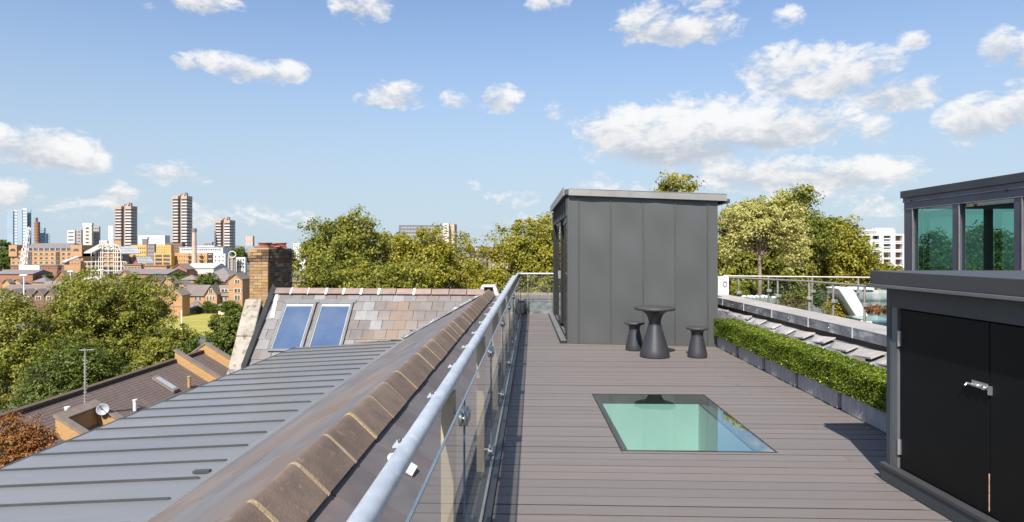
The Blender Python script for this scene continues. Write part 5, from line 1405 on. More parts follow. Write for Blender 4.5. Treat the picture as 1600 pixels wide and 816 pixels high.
def tower(px0, px1, ytop, D, floors, label, topf=2):
    x0, x1, y0, y1, z0, z1 = box_at(px0, px1, ytop, D, 24, flank=.27)
    t = thing('tower_block', label, 'tower', ((x0 + x1) / 2, y0 + 10, GZ), 'three matching residential towers')
    wv = x1 - x0
    wings = [(0, .42, 0.0, 'tower_tan'), (.60, 1.0, 0.0, 'tower_band')]
    MB().box(x0 + .2, x1 - .2, y0 + 3, y1 - .1, z0, z1 - 3.3).build('core', M['tower_dark'], t)
    fh = 2.9; nfl = floors
    for (a_, b_, dy, bm) in wings:
        xa, xb = x0 + wv * a_, x0 + wv * b_
        MB().box(xa + .4, xb - .4, y0 + dy + 1.2, y0 + 5, z0, z1 - 3.2).build('wing', M['tower_dark'], t)
        MB().box(xa, xb, y0 + dy, (y0 + 6) if b_ < 1 else y1, z1 - 3.2, z1).build('parapet', M['tower_brick'], t)
        bmx = MB().box(xa, xb, y0 + dy, (y0 + dy + 4) if b_ < 1 else y1, 0, 1.45).mesh('balcony_band', M[bm]); bmw = MB().box(xa + (xb - xa) * .3, xb - (xb - xa) * .12, y0 + dy - .06, y0 + dy, .1, .9).mesh('white_panel', M['white_wall'])
        for f in range(nfl):
            zf = z1 - 3.2 - (f + 1) * fh
            if zf < GZ: break
            bo_ = piece('balcony_band', bmx, t, (0, 0, zf)); bo_.location = -org(t) + Vector((0, 0, zf))
            if zf > -8:
                pw_ = piece('white_panel', bmw, bo_, (0, 0, 0)); pw_.location = (0, 0, 0); pw_.matrix_basis = Matrix.Identity(4)
        MB().box(xa - .0, xa + .5, y0 + dy - .1, y0 + dy, z0, z1 - 3.3).build('brick_pier', M['tower_brick'], t)
    MB().box(x1 - .2, x1 + .15, (y0 + y1) / 2 - .6, (y0 + y1) / 2 + .6, z0, z1 - 3.3).build('side_fin', M['grey_wall'], t)
    cxx = (x0 + x1) / 2
    for (u, w_, h) in ((-.12, 3.5, 2.2), (.08, 5, 1.4), (.2, 1.0, 3.6), (.3, .6, 3.2)):
        MB().box(cxx + u * wv - w_ / 2, cxx + u * wv + w_ / 2, y0 + 4, y0 + 7, z1 - 1.6, z1 + h).build('roof_plant', M['grey_wall'] if w_ < 4 else M['tower_brick'], t)
tower(178, 215, 322, 620, 19, 'left residential tower, nearest the glass atrium, banded with balconies')
tower(268, 301, 306, 600, 24, 'tallest of the three banded residential towers, behind the factory chimney')
tower(335, 368, 344, 640, 15, 'shortest residential tower, left of the brick chimney stack')
t, bb = block(383, 397.5, 369, 900, 20, 'tower_brick', 'small far tower just left above the chimney stack', 3, 7, 383, win='white_wall', fh=.4)
block(384, 400, 385, 880, 20, 'blue_glass', 'low glazed block below the small far tower')
# glass towers
def glass_tower(parts_, label, name='office_tower'):
    first = parts_[0]; x0, x1, y0, y1, z0, z1 = box_at(first[0], first[1], first[2], first[3], 30)
    t = thing(name, label, 'tower', ((x0 + x1) / 2, y0, GZ), 'distant office towers')
    for (p0, p1, yt, D, m, fl) in parts_:
        x0, x1, y0, y1, z0, z1 = box_at(p0, p1, yt, D, 30, flank=.06)
        MB().box(x0, x1, y0, y1, z0, z1).build('facade', M[m], t)
        if fl:
            bm = MB().box(x0 + (x1 - x0) * .12, x1 - (x1 - x0) * .08, y0 - .4, y0 + .2, 0, 1.5).mesh('floor_band', M[fl])
            zf = z1 - 4
            while zf > 0:
                o = piece('floor_band', bm, t, (0, 0, zf)); o.location = -org(t) + Vector((0, 0, zf)); zf -= 4.2
glass_tower([(10.5, 21, 328, 900, 'pale_glass', None), (21, 27, 328, 902, 'white_wall', 'blue_glass'), (27, 35, 327, 898, 'pale_glass', None), (35, 42.5, 326, 899, 'white_wall', 'blue_glass'), (42.5, 49, 327, 905, 'blue_glass', 'pale_glass')], 'pale blue glass office tower at the far left, tallest of its cluster')
x0, x1, y0, y1, z0, z1 = box_at(50, 57.5, 346.5, 890, 20)
t = thing('round_tower', 'round red brown brick tower right beside the pale glass tower', 'tower', ((x0 + x1) / 2, y0, GZ))
MB().tube([((x0 + x1) / 2, y0 + 5, GZ), ((x0 + x1) / 2, y0 + 5, z1)], (x1 - x0) / 2, 20).build('drum', M['red_brick'], t)
for k in range(8): MB().tube([((x0 + x1) / 2, y0 + 5, z1 - 3 - k * 4), ((x0 + x1) / 2, y0 + 5, z1 - 2 - k * 4)], (x1 - x0) / 2 + .2, 20).build('ring_band', M['brown_brick'], t)
MB().box(x0, x0 + 2, y0 + 5, y0 + 8, z1, z1 + 6).build('roof_flue', M['tower_dark'], t)
glass_tower([(58, 71.5, 356, 930, 'blue_glass', 'pale_glass')], 'stepped blue glass office block, taller one of the pair')
glass_tower([(71.5, 78, 365, 930, 'blue_glass', 'pale_glass')], 'stepped blue glass office block, lower one at the right')
# grey & white blocks
block(105, 119, 360, 600, 16, 'white_wall', 'white block with dark window bands left of the grey slabs', 1, 6, 395, fw=.8, fh=.35)
block(115, 129.5, 359, 615, 16, 'grey_wall', 'plain dark grey slab block behind the white one', 2, 7, 395, fw=.6, fh=.3)
block(129.5, 146, 353, 590, 16, 'cream', 'cream faced slab block with central window strip', 1, 7, 393, roof_m='white_wall', fw=.4, fh=.45, par=2.5)
block(144, 157, 354, 600, 16, 'grey_wall', 'taupe flank of the slab block right of the cream one', 3, 8, 393, fw=.7, fh=.25)
block(169, 179, 353, 700, 20, 'white_wall', 'plain white slab behind the left residential tower', 2, 8, 390, win='win_pale')
block(216, 266, 368, 690, 30, 'white_wall', 'long white building between two residential towers', 14, 4, 384, win='win_pale', fw=.6, fh=.4)
block(155, 170, 376, 520, 14, 'white_wall', 'low white roofed block left of the white slab', 4, 2, 392)
block(222, 232, 374, 480, 10, 'tower_dark', 'small block under a pale green roof', roof_m='leafroof' if False else 'roof_pale', par=1.5)
block(318, 334, 378, 560, 14, 'grey_wall', 'jumble of grey roof plant left of the shortest residential tower', 5, 2, 390)
block(458, 478, 380, 520, 16, 'white_wall', 'white block right of the brick chimney stack', 4, 5, 394, fw=.5, fh=.4)
block(478, 486, 386, 540, 12, 'grey_wall', 'grey end of the white block beside the ragged plane tree', 2, 3, 394)
block(455, 482, 397, 480, 16, 'white_wall', 'long low white roof behind the ragged plane tree', 6, 1, 400, win='win_pale')
block(623, 700, 352, 500, 24, 'office_slate', 'slate blue office block peeping over the yellow green plane tree', 14, 5, 380, win='grey_wall', fh=.4, fw=.9)
t, bb = block(692, 701, 349, 480, 16, 'cream', 'cream and brick tower rising right of the yellow green tree', 1, 8, 384, fh=.4)
block(701, 710, 350, 486, 16, 'tower_brick', 'brick half of the tower beside the cream one', 2, 8, 384, win='cream', fh=.35)
block(718, 752, 402, 150, 12, 'cream', 'pale stone house with slate roof between the trees', 5, 2, 425, name='house', cat='house', roof_m='roof_grey', par=.9)
block(742, 760, 392, 420, 20, 'brown_brick', 'far brown block on the horizon by the trees', 4, 2, 402)
for i, (a_, b_, yt, m) in enumerate([(742, 752, 388, 'white_wall'), (752, 765, 386.5, 'red_brick'), (766, 778, 387.5, 'orange_brick'), (778, 792, 386, 'brown_brick')]):
    block(a_, b_, yt, 1500, 30, m, ['white speck of a building on the skyline gap', 'red roofed building on the skyline gap', 'orange building in the middle of the skyline gap', 'brown building nearest the terrace corner on the skyline'][i], 4, 1, 389, roof_m='roof_brown', par=2)

# ochre warehouse, far left
x0, x1, y0, y1, z0, z1 = box_at(15, 131, 392, 330, 10)
t = thing('warehouse', 'long ochre brick warehouse flats with grey mansard roof, left', 'building', ((x0 + x1) / 2, y0, GZ))
MB().box(x0, x1, y0, y1, z0, z1).build('wall', M['ochre'], t)
zr1 = CAMZ - (380 - HY) / FPX * 330
b = MB(); xa, xb = W(28, 390, 330).x, W(116, 390, 330).x
b.hexa([(xa, y0 + .5, z1), (xb, y0 + .5, z1), (xb, y1, z1), (xa, y1, z1), (xa + 3, y0 + 6, zr1), (xb - 3, y0 + 4, zr1), (xb - 3, y1 - 3, zr1), (xa + 3, y1 - 3, zr1)]); b.build('roof', M['roof_grey'], t)
for (pa, pb) in ((14, 27), (113, 131)):
    xa_, xb_ = W(pa, 390, 330).x, W(pb, 390, 330).x
    MB().box(xa_, xb_, y0 - .8, y1 - 2, z1 - 3, CAMZ - (383 - HY) / FPX * 330).build('gable_bay', M['orange_brick'], t)
    xm_ = (xa_ + xb_) / 2; ar = MB()
    ar.prism([Vector((xm_ + 1.6 * math.cos(a_), y0 - .86, z1 - .2 + 1.4 * math.sin(a_))) for a_ in np.linspace(0, math.pi, 9)], (0, .1, 0)); ar.build('arched_window', M['win'], t)
cols_ = 13; cw = (x1 - x0) / cols_
zrows = [CAMZ - (yy_ - HY) / FPX * 330 for yy_ in (397, 403.5, 410.5)]
for i in range(cols_):
    for j, zc in enumerate(zrows):
        if i in (3, 8): piece('window', winmesh(), t, (x0 + (i + .5) * cw, y0 - .02, zc), None, (cw * .75, .12, 2.0)); continue
        w_o = piece('window', winmesh('win_pale'), t, (x0 + (i + .5) * cw, y0 - .03, zc), None, (cw * .56, .1, 1.25)); wn = piece('pane', winmesh(), t, (x0 + (i + .5) * cw, y0 - .06, zc), None, (cw * .46, .1, 1.0))
    if 1 < i < 12: piece('dormer', winmesh(), t, (x0 + (i + .5) * cw, y0 + .9, z1 + .75), None, (cw * .8, .8, 1.3)); piece('dormer_post', winmesh('white_wall'), t, (x0 + i * cw, y0 + .4, z1 + .7), None, (.35, .6, 1.3))
for (zc) in (zrows[0] + 1.2, zrows[1] + 1.2, zrows[2] + 1.1): MB().box(x0, x1, y0 - .08, y0, zc, zc + .12).build('string_course', M['red_brick'], t)
block(15, 145, 415.5, 300, 12, 'red_brick', 'low red brown brick terrace in front of the ochre warehouse', 22, 1, 421, fh=.5, name='terrace_row', cat='building', roof_m='roof_brown', par=.4)
# crane-like leaning lattice mast with white sign
D = 285
a_, b_ = W(36, 416, D), W(45.5, 355, D); b_.y = a_.y
lm = thing('lattice_mast', 'white leaning lattice mast in front of the ochre warehouse', 'mast', tuple(a_))
u_ = (b_ - a_); Ln = u_.length; ud = u_.normalized(); sdv = Vector((ud.z, 0, -ud.x))
bb_ = MB(); wd0, wd1 = 1.1, .55
for s_ in (-1, 1):
    for dyy in (-.7, .7): bb_.tube([a_ + sdv * wd0 * s_ + Vector((0, dyy, 0)), b_ + sdv * wd1 * s_ + Vector((0, dyy * .6, 0))], .16, 5)
bb_.build('chord', M['white'], lm)
bb_ = MB(); nn2 = 12
for k in range(nn2):
    u0, u1 = k / nn2, (k + 1) / nn2; w0, w1 = wd0 + (wd1 - wd0) * u0, wd0 + (wd1 - wd0) * u1; s_ = 1 if k % 2 else -1
    for dyy in (-.7, .7): bb_.tube([a_ + ud * Ln * u0 + sdv * w0 * s_ + Vector((0, dyy, 0)), a_ + ud * Ln * u1 - sdv * w1 * s_ + Vector((0, dyy, 0))], .15, 5)
    bb_.tube([a_ + ud * Ln * u0 + sdv * w0 * s_ + Vector((0, -.7, 0)), a_ + ud * Ln * u1 - sdv * w1 * s_ + Vector((0, .7, 0))], .12, 5)
bb_.build('bracing', M['white'], lm)
bb_ = MB().box(a_.x - .8, a_.x + .8, a_.y - .8, a_.y + .8, GZ, a_.z); bb_.build('mast_base', M['grey_wall'], lm)
x0, x1, y0, y1, z0, z1 = box_at(29, 62, 415, 280, .8)
sg = thing('white_hoarding', 'long white hoarding at the foot of the lattice mast', 'hoarding', ((x0 + x1) / 2, y0, GZ))
MB().box(x0, x1, y0, y1, z1 - 1.9, z1).build('board', M['white'], sg)
for k in range(5): xx = x0 + .5 + k * (x1 - x0 - 1) / 4; MB().box(xx - .1, xx + .1, y0 + .2, y0 + .5, GZ, z1 - 1.901).build('support', M['grey_wall'], sg)

# atrium building with cream lattice frame
D = 290; x0, x1, y0, y1, z0, z1 = box_at(141, 191, 382, D, 6)
t = thing('atrium_building', 'brick building fronted by a cream lattice frame with arched gable', 'building', ((x0 + x1) / 2, y0, GZ))
MB().box(x0 + .5, x1 - .5, y0 + 1.2, y1, GZ, z1 - 4).build('wall', M['tower_dark'], t)
b = MB(); b.prism([(x0 + .5, y0 + 1.2, z1 - 4), (x1 - .5, y0 + 1.2, z1 - 4), (x1 - 4, y0 + 1.2, z1 - .3), (x0 + 4, y0 + 1.2, z1 - .3)], (0, 4, 0)); b.build('roof', M['roof_pale'], t)
def vx(px): return W(px, 400, D).x
def vz(py): return CAMZ - (py - HY) / FPX * D
for px in (142, 149, 153.5, 157, 160, 169, 178, 181, 184, 189):
    zt5 = vz(382 if 153 < px < 184 else (389 if px > 145 and px < 187 else 396))
    MB().box(vx(px) - .16, vx(px) + .16, y0, y0 + .4, GZ, zt5).build('mullion', M['cream'], t)
for py in (389, 395, 402, 409, 416, 423):
    MB().box(vx(142) , vx(190), y0 - .06, y0 + .3, vz(py) - .14, vz(py) + .14).build('transom', M['cream'], t)
for (pa, ya_, pb, yb_) in ((142, 396, 157, 382), (157, 382, 178, 382), (178, 382, 186, 385), (186, 385, 190, 395)):
    MB().tube([(vx(pa), y0, vz(ya_)), (vx(pb), y0, vz(yb_))], .3, 5).build('gable_beam', M['cream'], t)
for pc in (164.5, 174.5):
    pts = [(vx(pc) + 1.25 * math.cos(a_), y0 - .1, vz(391) + 1.6 * math.sin(a_)) for a_ in np.linspace(0, math.pi, 9)]
    MB().tube(pts, .2, 5).build('arch', M['cream'], t)
for py in (398, 405.5, 412.5):
    MB().box(vx(161), vx(177), y0 + .6, y0 + 1.19, vz(py) - .8, vz(py) + .3).build('spandrel', M['orange_brick'], t)
for (pa, pb, yt) in ((128.5, 142, 409.5), (190, 198, 409.5)):
    for px in (pa + .5, (pa + pb) / 2, pb - .5): MB().box(vx(px) - .14, vx(px) + .14, y0, y0 + .4, GZ, vz(yt)).build('mullion', M['cream'], t)
    MB().box(vx(pa), vx(pb), y0 - .05, y0 + .4, vz(yt), vz(yt) + .3).build('transom', M['cream'], t); MB().box(vx(pa), vx(pb), y0 - .05, y0 + .4, vz(yt + 7), vz(yt + 7) + .3).build('transom', M['cream'], t)
    MB().box(vx(pa) , vx(pb), y0 + 1.3, y0 + 3, GZ, vz(yt) - .1).build('wing_wall', M['tower_dark'], t)
# sloping glazed roof left and right of atrium
for (pts, lab) in (([(131, 395), (143, 382), (157, 382), (143, 395)], 'pale sloping glazed roof left of the lattice gable'), ([(186, 386), (203, 386), (209, 396), (191, 396)], 'pale sloping glazed roof right of the lattice gable'), ([(213, 402), (225, 402), (230, 411), (217, 411)], 'small pale glazed lean-to roof in front of the yellow flats'), ([(97, 409), (106, 401), (113, 401), (104, 409)], 'small pale glazed roof between warehouse and lattice building')):
    q = [W(p[0], p[1], D - 3) for p in pts]
    t = thing('glazed_roof', lab, 'roof', tuple(q[0]), 'glazed roofs round the atrium')
    dq = Vector((0, 5, 0)); q = [q[0], q[1] + dq, q[2] + dq, q[3]]
    b = MB(); b.prism(q, (0, 0, -.3)); b.build('glazing', M['roof_pale'], t)
    ms = MB()
    for u in (0, .25, .5, .75, 1): ms.tube([q[0].lerp(q[3], u) + Vector((0, 0, .1)), q[1].lerp(q[2], u) + Vector((0, 0, .1))], .12, 4)
    ms.build('glazing_bars', M['white_wall'], t)
block(100, 131, 408, 288, 12, 'orange_brick', 'orange brick block left of the lattice gable', 5, 1, 414, fw=.3)
block(190, 212, 398, 300, 12, 'orange_brick', 'orange brick block right of the lattice gable', 3, 2, 412, fw=.3)
block(179, 191, 375, 420, 12, 'orange_brick', 'brick lift tower above the lattice gable', roof_m='roof_brown', par=.5)
block(206, 222, 401, 292, 12, 'red_brick', 'red brick block with lean-to in front of the yellow flats', 3, 1, 411, fw=.3)
# yellow flats
block(204, 234, 383, 330, 14, 'yellow_wall', 'yellow brick flats with dark balcony bay, left part', 7, 4, 411, fw=.45, fh=.4)
block(230, 244, 381, 326, 14, 'tower_dark', 'dark balcony stack of the yellow flats', 3, 5, 413, win='grey_wall', fw=.6, fh=.45)
block(243, 272, 383, 334, 14, 'yellow_wall', 'yellow brick flats, tall middle part', 6, 3, 396, fw=.25, fh=.25)
t, bb = block(240.5, 273, 395, 310, 14, 'yellow_wall', 'yellow brick flats with two columns of deep balconies', 2, 3, 415, fw=.82, fh=.62)
for i in range(2):
    for j in range(3):
        cwx = (bb[1] - bb[0]) / 2; piece('balcony_rail', winmesh('grey_wall'), t, (bb[0] + (i + .5) * cwx, bb[2] - .15, -5.9 + j * 2.1 + .1), None, (cwx * .76, .1, .15))
t, bb = block(272, 334, 395.5, 314, 14, 'ochre', 'ochre flats with small square windows behind the factory chimney', 12, 2, 411, fw=.28, fh=.28)
for px in (294, 313, 330):
    v = W(px, 404, 313); 
    for j in range(3): piece('balcony', winmesh('grey_wall'), t, (v.x, v.y - .6, v.z + 2 - j * 2.2), None, (1.8, 1.2, .5)); 
block(258, 290, 380, 380, 12, 'brown_brick', 'brown and yellow block behind the yellow flats', 6, 2, 390, fw=.3, fh=.3)
block(280, 362, 387, 350, 14, 'white_wall', 'long white and grey stepped roofs behind the ochre flats', 18, 1, 392, roof_m='roof_pale', fw=.7, fh=.5)
block(300, 342, 383.5, 372, 12, 'roof_pale', 'upper grey penthouse behind the factory chimney', 9, 1, 388, fw=.8, fh=.5)
t, bb = block(333, 356, 396.5, 300, 12, 'white_wall', 'white rendered block with small paired windows', 3, 3, 416, fw=.35, fh=.35)
t, bb = block(356, 370, 400, 296, 12, 'tower_dark', 'dark framed balcony block with round gable window', 2, 5, 424, win='grey_wall', fw=.8, fh=.4)
q = W(363, 398, 295.5); MB().tube([q + Vector((1.7 * math.cos(a_), 0, 1.5 * math.sin(a_))) for a_ in np.linspace(0, 6.2832, 17)], .25, 5).build('round_window_frame', M['cream'], t)
for px in (357, 363, 369.5): v = W(px, 400, 295.5); MB().box(v.x - .15, v.x + .15, v.y - .3, v.y, GZ, v.z - .5).build('frame_post', M['cream'], t)
block(369.5, 386, 402, 300, 12, 'white_wall', 'white flats with tall windows beside the brick chimney stack', 3, 3, 420, fw=.5, fh=.55)
# factory chimney
D = 270; q = W(303.5, 412, D); zt6 = W(303.5, 357, D).z
fc = thing('factory_chimney', 'tall beige round factory chimney with dark cap', 'chimney', (q.x, q.y, GZ))
MB().tube([(q.x, q.y, q.z), (q.x, q.y, zt6 - 1.5)], [1.05, .85], 16).build('shaft', M['cream'] if False else mat('beige chimney', (.52, .40, .31), (.44, .34, .27), .3, .85), fc)
MB().tube([(q.x, q.y, zt6 - 1.5), (q.x, q.y, zt6)], [.98, .96], 16).build('cap', M['tower_dark'], fc)
MB().hexa([(q.x - 1.9, q.y - 1.5, GZ), (q.x + 1.6, q.y - 1.5, GZ), (q.x + 1.6, q.y + 1.5, GZ), (q.x - 1.9, q.y + 1.5, GZ), (q.x - 1.15, q.y - 1.1, q.z), (q.x + 1.15, q.y - 1.1, q.z), (q.x + 1.15, q.y + 1.1, q.z), (q.x - 1.15, q.y + 1.1, q.z)]).build('base', M['cream'], fc)

# houses
HG = 'orange brick houses by the playing field'
def house(px0, px1, yeave, yridge, D, depth, label, wall='orange_brick', roofm='roof_brown', gable='front', wins=(), group=HG, name='house', win='win', chim=False):
    x0, x1, y0, y1, z0, z1 = box_at(px0, px1, yeave, D, depth); zrg = CAMZ - (yridge - HY) / FPX * D
    t = thing(name, label, 'house', ((x0 + x1) / 2, (y0 + y1) / 2, GZ), group)
    MB().box(x0, x1, y0, y1, z0, z1).build('wall', M[wall], t); xm = (x0 + x1) / 2; ov_ = .35
    if gable == 'front':
        MB().prism([(x0, y0, z1), (x1, y0, z1), (xm, y0, zrg)], (0, y1 - y0, 0)).build('gable', M[wall], t)
        for s_, xe in ((-1, x0), (1, x1)):
            dx = xe - xm; sl_ = (z1 - zrg) / abs(dx); xo = xm + dx * 1.09; zo = zrg + sl_ * abs(dx) * 1.09
            P_ = [(xm, y0 - ov_, zrg + .02), (xo, y0 - ov_, zo + .02), (xo, y1 + ov_, zo + .02), (xm, y1 + ov_, zrg + .02)]
            b = MB(); b.prism(P_ if s_ > 0 else P_[::-1], (0, 0, .22)); b.build('roof', M[roofm], t)
    elif gable == 'hip':
        ym = (y0 + y1) / 2
        hx = min((x1 - x0) / 2, depth / 2) * .98
        b = MB(); e = ov_
        if (x1 - x0) >= depth: r1, r2 = (x0 + hx, ym, zrg), (x1 - hx, ym, zrg)
        else: r1, r2 = (xm, y0 + hx, zrg), (xm, y1 - hx, zrg)
        V_ = [(x0 - e, y0 - e, z1 - .05), (x1 + e, y0 - e, z1 - .05), (x1 + e, y1 + e, z1 - .05), (x0 - e, y1 + e, z1 - .05), r1, r2]
        if (x1 - x0) >= depth: F_ = [(0, 1, 5, 4), (1, 2, 5), (2, 3, 4, 5), (3, 0, 4), (0, 3, 2, 1)]
        else: F_ = [(0, 1, 4), (1, 2, 5, 4), (2, 3, 5), (3, 0, 4, 5), (0, 3, 2, 1)]
        b.add(V_, F_); b.build('roof', M[roofm], t)
    else:
        ym = (y0 + y1) / 2
        b = MB(); b.prism([(x0 - .2, y0 - .4, z1 - .1), (x0 - .2, ym, zrg), (x0 - .2, y1 + .4, z1 - .1)], (x1 - x0 + .4, 0, 0)); b.build('roof', M[roofm], t)
    k = D / FPX
    for (px, py, w_, h_) in wins:
        v = W(px, py, D); wf = piece('window', winmesh('cream' if win == 'win' else win), t, (v.x, y0 - .03, v.z), None, (w_ * k + .2, .1, h_ * k + .2)); pn = piece('pane', winmesh(), t, (v.x - .25 * w_ * k, y0 - .08, v.z), None, (w_ * k * .4, .08, h_ * k)); pn2 = piece('pane', winmesh(), t, (v.x + .25 * w_ * k, y0 - .08, v.z), None, (w_ * k * .4, .08, h_ * k))
    MB().box(x0 - .05, x1 + .05, y0 - .06, y0, z1 - 2.7, z1 - 2.5).build('string_course', M['red_brick'], t)
    return t
house(233, 252, 444, 432, 165, 14, 'orange brick gabled house, left of the twin pair by the trees', wins=[(242, 450, 6, 6), (242, 460, 6, 5)])
house(252, 271, 444, 433, 165, 14, 'orange brick gabled house, right of the twin pair', wins=[(260.5, 450, 6, 6), (260, 460, 6, 5)])
house(271, 292, 447, 440, 172, 12, 'orange brick house with grey gable roof behind the big plain gable', roofm='roof_grey', wins=[(296, 452, 4, 5)][:0])
house(261, 285, 462, 451, 150, 16, 'plain windowless orange brick gable jutting forward', wins=[])
house(284, 320, 462, 446, 160, 10, 'brown roofed terrace link between two orange gables', gable='side', wins=[(306, 466, 4, 6), (313, 466, 4, 6)])
house(320, 339, 461, 447, 158, 12, 'orange gabled house with three ground floor windows', wins=[(329.5, 455, 6, 6), (324.5, 466, 3, 6), (329.5, 466, 3, 6), (334, 466, 3, 6)])
house(339, 357, 462, 446, 160, 10, 'terrace link with white framed dormer window', gable='side', wins=[(351, 454, 11, 4), (347, 466, 4, 6), (353, 466, 4, 6)])
house(357, 379, 437, 428, 156, 9, 'tall orange brick tower house with arched window', wins=[(371, 440, 8, 5), (371, 454, 10, 6), (371, 465, 9, 7)])
house(204, 236, 452, 441, 175, 10, 'brown roofed house behind the treetops', gable='side', wins=[(212, 457, 5, 4)])
house(283, 305, 437, 430, 190, 14, 'hip roofed brown house behind the terrace', roofm='roof_brown', gable='hip')
house(288, 314, 481, 470, 158, 12, 'small hip roofed pavilion at the edge of the playing field', wall='brown_brick', gable='hip', wins=[(300, 485, 10, 4)])
house(341, 356, 478, 470, 155, 8, 'small grey hip roofed hut behind the field fence', wall='cream', roofm='roof_grey', gable='hip')
G2 = 'brown gabled terrace at the far left'
for i, (a_, b_) in enumerate([(-8, 11), (11, 32), (32, 51), (51, 69), (69, 86)]):
    house(a_, b_, 462, 453, 150, 14, ['brown gabled terraced house cut by the left edge', 'brown gabled terraced house second from the left edge', 'brown gabled terraced house behind the near white lamp post', 'brown gabled terraced house right of the near white lamp post', 'last brown gabled house of the left terrace, beside the treetops'][i], wall='brown_brick', wins=[((a_ + b_) / 2, 466, 8, 5)], group=G2)
house(-6, 70, 457, 446, 160, 12, 'long brown roof behind the brown gabled terrace', wall='brown_brick', gable='side', group=None)
house(50, 72, 441, 431, 185, 14, 'square house with pyramid hip roof behind the left terrace', wall='ochre', roofm='roof_grey', gable='hip', group=None)
house(84, 118, 446, 434, 172, 16, 'ochre house with broad grey hip roof behind the big plane tree', wall='ochre', roofm='roof_grey', gable='hip', group=None)
house(66, 92, 448, 440, 165, 10, 'brown pitched roof left of the broad grey hip roof', wall='ochre', gable='side', group=None)
house(-10, 52, 428, 422, 235, 12, 'long grey and red roofed row left of the round trees', wall='red_brick', roofm='roof_grey', gable='side', group=None)
house(4, 16, 443, 437, 200, 10, 'small ochre gabled house at the far left', wall='ochre', group=None, roofm='roof_brown')
house(17, 34, 443, 437, 202, 10, 'ochre gabled house with yellow tree in front', wall='ochre', group=None)
house(84, 108, 437, 424, 225, 12, 'red brown gable house below the orange brick block', wall='red_brick', group=None)
house(128, 152, 440, 433, 215, 12, 'pale roofed house right of the second lamp post', wall='cream', roofm='roof_pale', gable='side', group=None)
house(155, 190, 441, 434, 205, 12, 'tan roofed house before the lattice gable', wall='cream', roofm='roof_brown', gable='side', group=None)
house(177, 262, 428, 421, 240, 14, 'long grey slate roofed hall before the yellow flats', wall='red_brick', roofm='roof_grey', gable='side', group=None)
house(186, 201, 431, 424, 236, 8, 'little orange gable in front of the long grey slate roof', group=None)
block(225, 267, 416.5, 262, 12, 'orange_brick', 'plain orange brick box building before the yellow flats', name='brick_hall', roof_m='red_brick')
block(193, 226, 414.5, 268, 12, 'orange_brick', 'low orange brick parapet block left of the brick box', 5, 1, 420, fw=.4, name='brick_hall', roof_m='roof_brown')
house(268, 292, 421, 413, 255, 14, 'red brown gabled shed left of the factory chimney', wall='red_brick', group=None)
house(290, 334, 419, 412, 262, 12, 'pale metal roofed shed around the factory chimney', wall='cream', roofm='roof_pale', gable='side', group=None)
house(320, 360, 432, 419, 230, 18, 'large grey hip roofed hall right of the factory chimney', wall='brown_brick', roofm='roof_grey', gable='hip', group=None)
house(305, 365, 440, 430, 212, 10, 'brown roofed row behind the round green tree', wall='brown_brick', gable='side', group=None)
house(352, 368, 441, 431, 200, 10, 'steep brown gabled house left of the tall tower house', wall='brown_brick', roofm='roof_brown', group=None)
house(385, 470, 470, 455, 120, 14, 'orange roofed house glimpsed right of the chimney stack', wall='orange_brick', gable='side', group=None)
house(440, 480, 440, 425, 150, 14, 'terracotta house glimpsed behind the ragged plane tree', wall='orange_brick', gable='side', group=None)

# town trees: one mesh, many copies
rng = np.random.default_rng(77)
v = leaf_arrays([(0, 0, 5.2, 3.4, 3.4, 3.2), (1.5, .5, 4, 2.2, 2.2, 2), (-1.6, -.4, 4.2, 2.1, 2.1, 2.1), (.2, 0, 7.2, 2, 2, 1.6)], 6000, .42, rng, .7, 30)
st0 = thing('town_tree', 'round dark green tree left of the hip roofed hall, among the houses', 'tree', tuple(Vector((W(325, 440, 190).x, W(325, 440, 190).y, GZ))), 'small trees among the town houses')
o = bpy.data.objects.new('crown', leaf_mesh('crown', v, M['leaf_green'])); COL.objects.link(o); o.parent = st0
b = MB(); branches(b, (0, 0, 0), (0, 0, 5), .25, (0, 0, 5), (3, 3, 3), rng, 5); b.build('trunk', M['bark'], st0, local=True)
TT = [(70, 428, 240, 1.5, 'wide dark tree behind the pyramid roofed house'), (52, 430, 245, 1.1, 'dark tree on the left flank of the wide dark tree'), (88, 436, 235, 1.0, 'dark tree on the right flank of the wide dark tree'),
      (127, 425, 250, 1.2, 'dark tree under the lattice gable, at its left corner'), (172, 428, 240, 1.15, 'tree before the lattice gable, right of the far lamp post'), (207, 430, 225, 1.2, 'first of two dark trees before the long slate roof'), (243, 428, 228, 1.35, 'second of two dark trees before the long slate roof'),
      (278, 424, 240, 1.0, 'tree before the pale metal sheds'), (292, 430, 220, 1.0, 'thin tree left of the chimney base'), (343, 442, 200, .8, 'small tree right of the round dark green one'), (2, 375, 420, 2.7, 'big dark tree at the left end of the ochre warehouse'), (12, 392, 400, 1.9, 'lower dark tree touching the ochre warehouse'),
      (376, 386, 460, 1.6, 'distant tree beside the shortest residential tower'), (366, 390, 450, 1.2, 'distant lower tree by the white stepped roofs'), (40, 441, 205, .8, 'yellowish tree between the ochre gabled houses'), (375, 424, 260, .9, 'tree below the white flats beside the chimney stack'),
      (275, 464, 156, .42, 'dark conifer-like tree beside the plain orange gable'), (324, 470, 157.5, .38, 'tree behind the field fence, right of the pavilion'), (334, 474, 157.5, .4, 'tree at the right end of the field fence'), (358, 470, 153, .8, 'tree by the grey roofed hut'), (312, 479, 157.5, .3, 'low shrubby tree beside the pavilion'),
      (230, 465, 150, 1.4, 'leafy tree left of the plain orange gable'), (436, 390, 300, 1.6, 'distant tree right behind the chimney stack'), (452, 392, 310, 1.4, 'distant tree further right behind the chimney stack'), (248, 474, 152, .8, 'leafy tree under the twin orange gables')]
H0 = 8.9
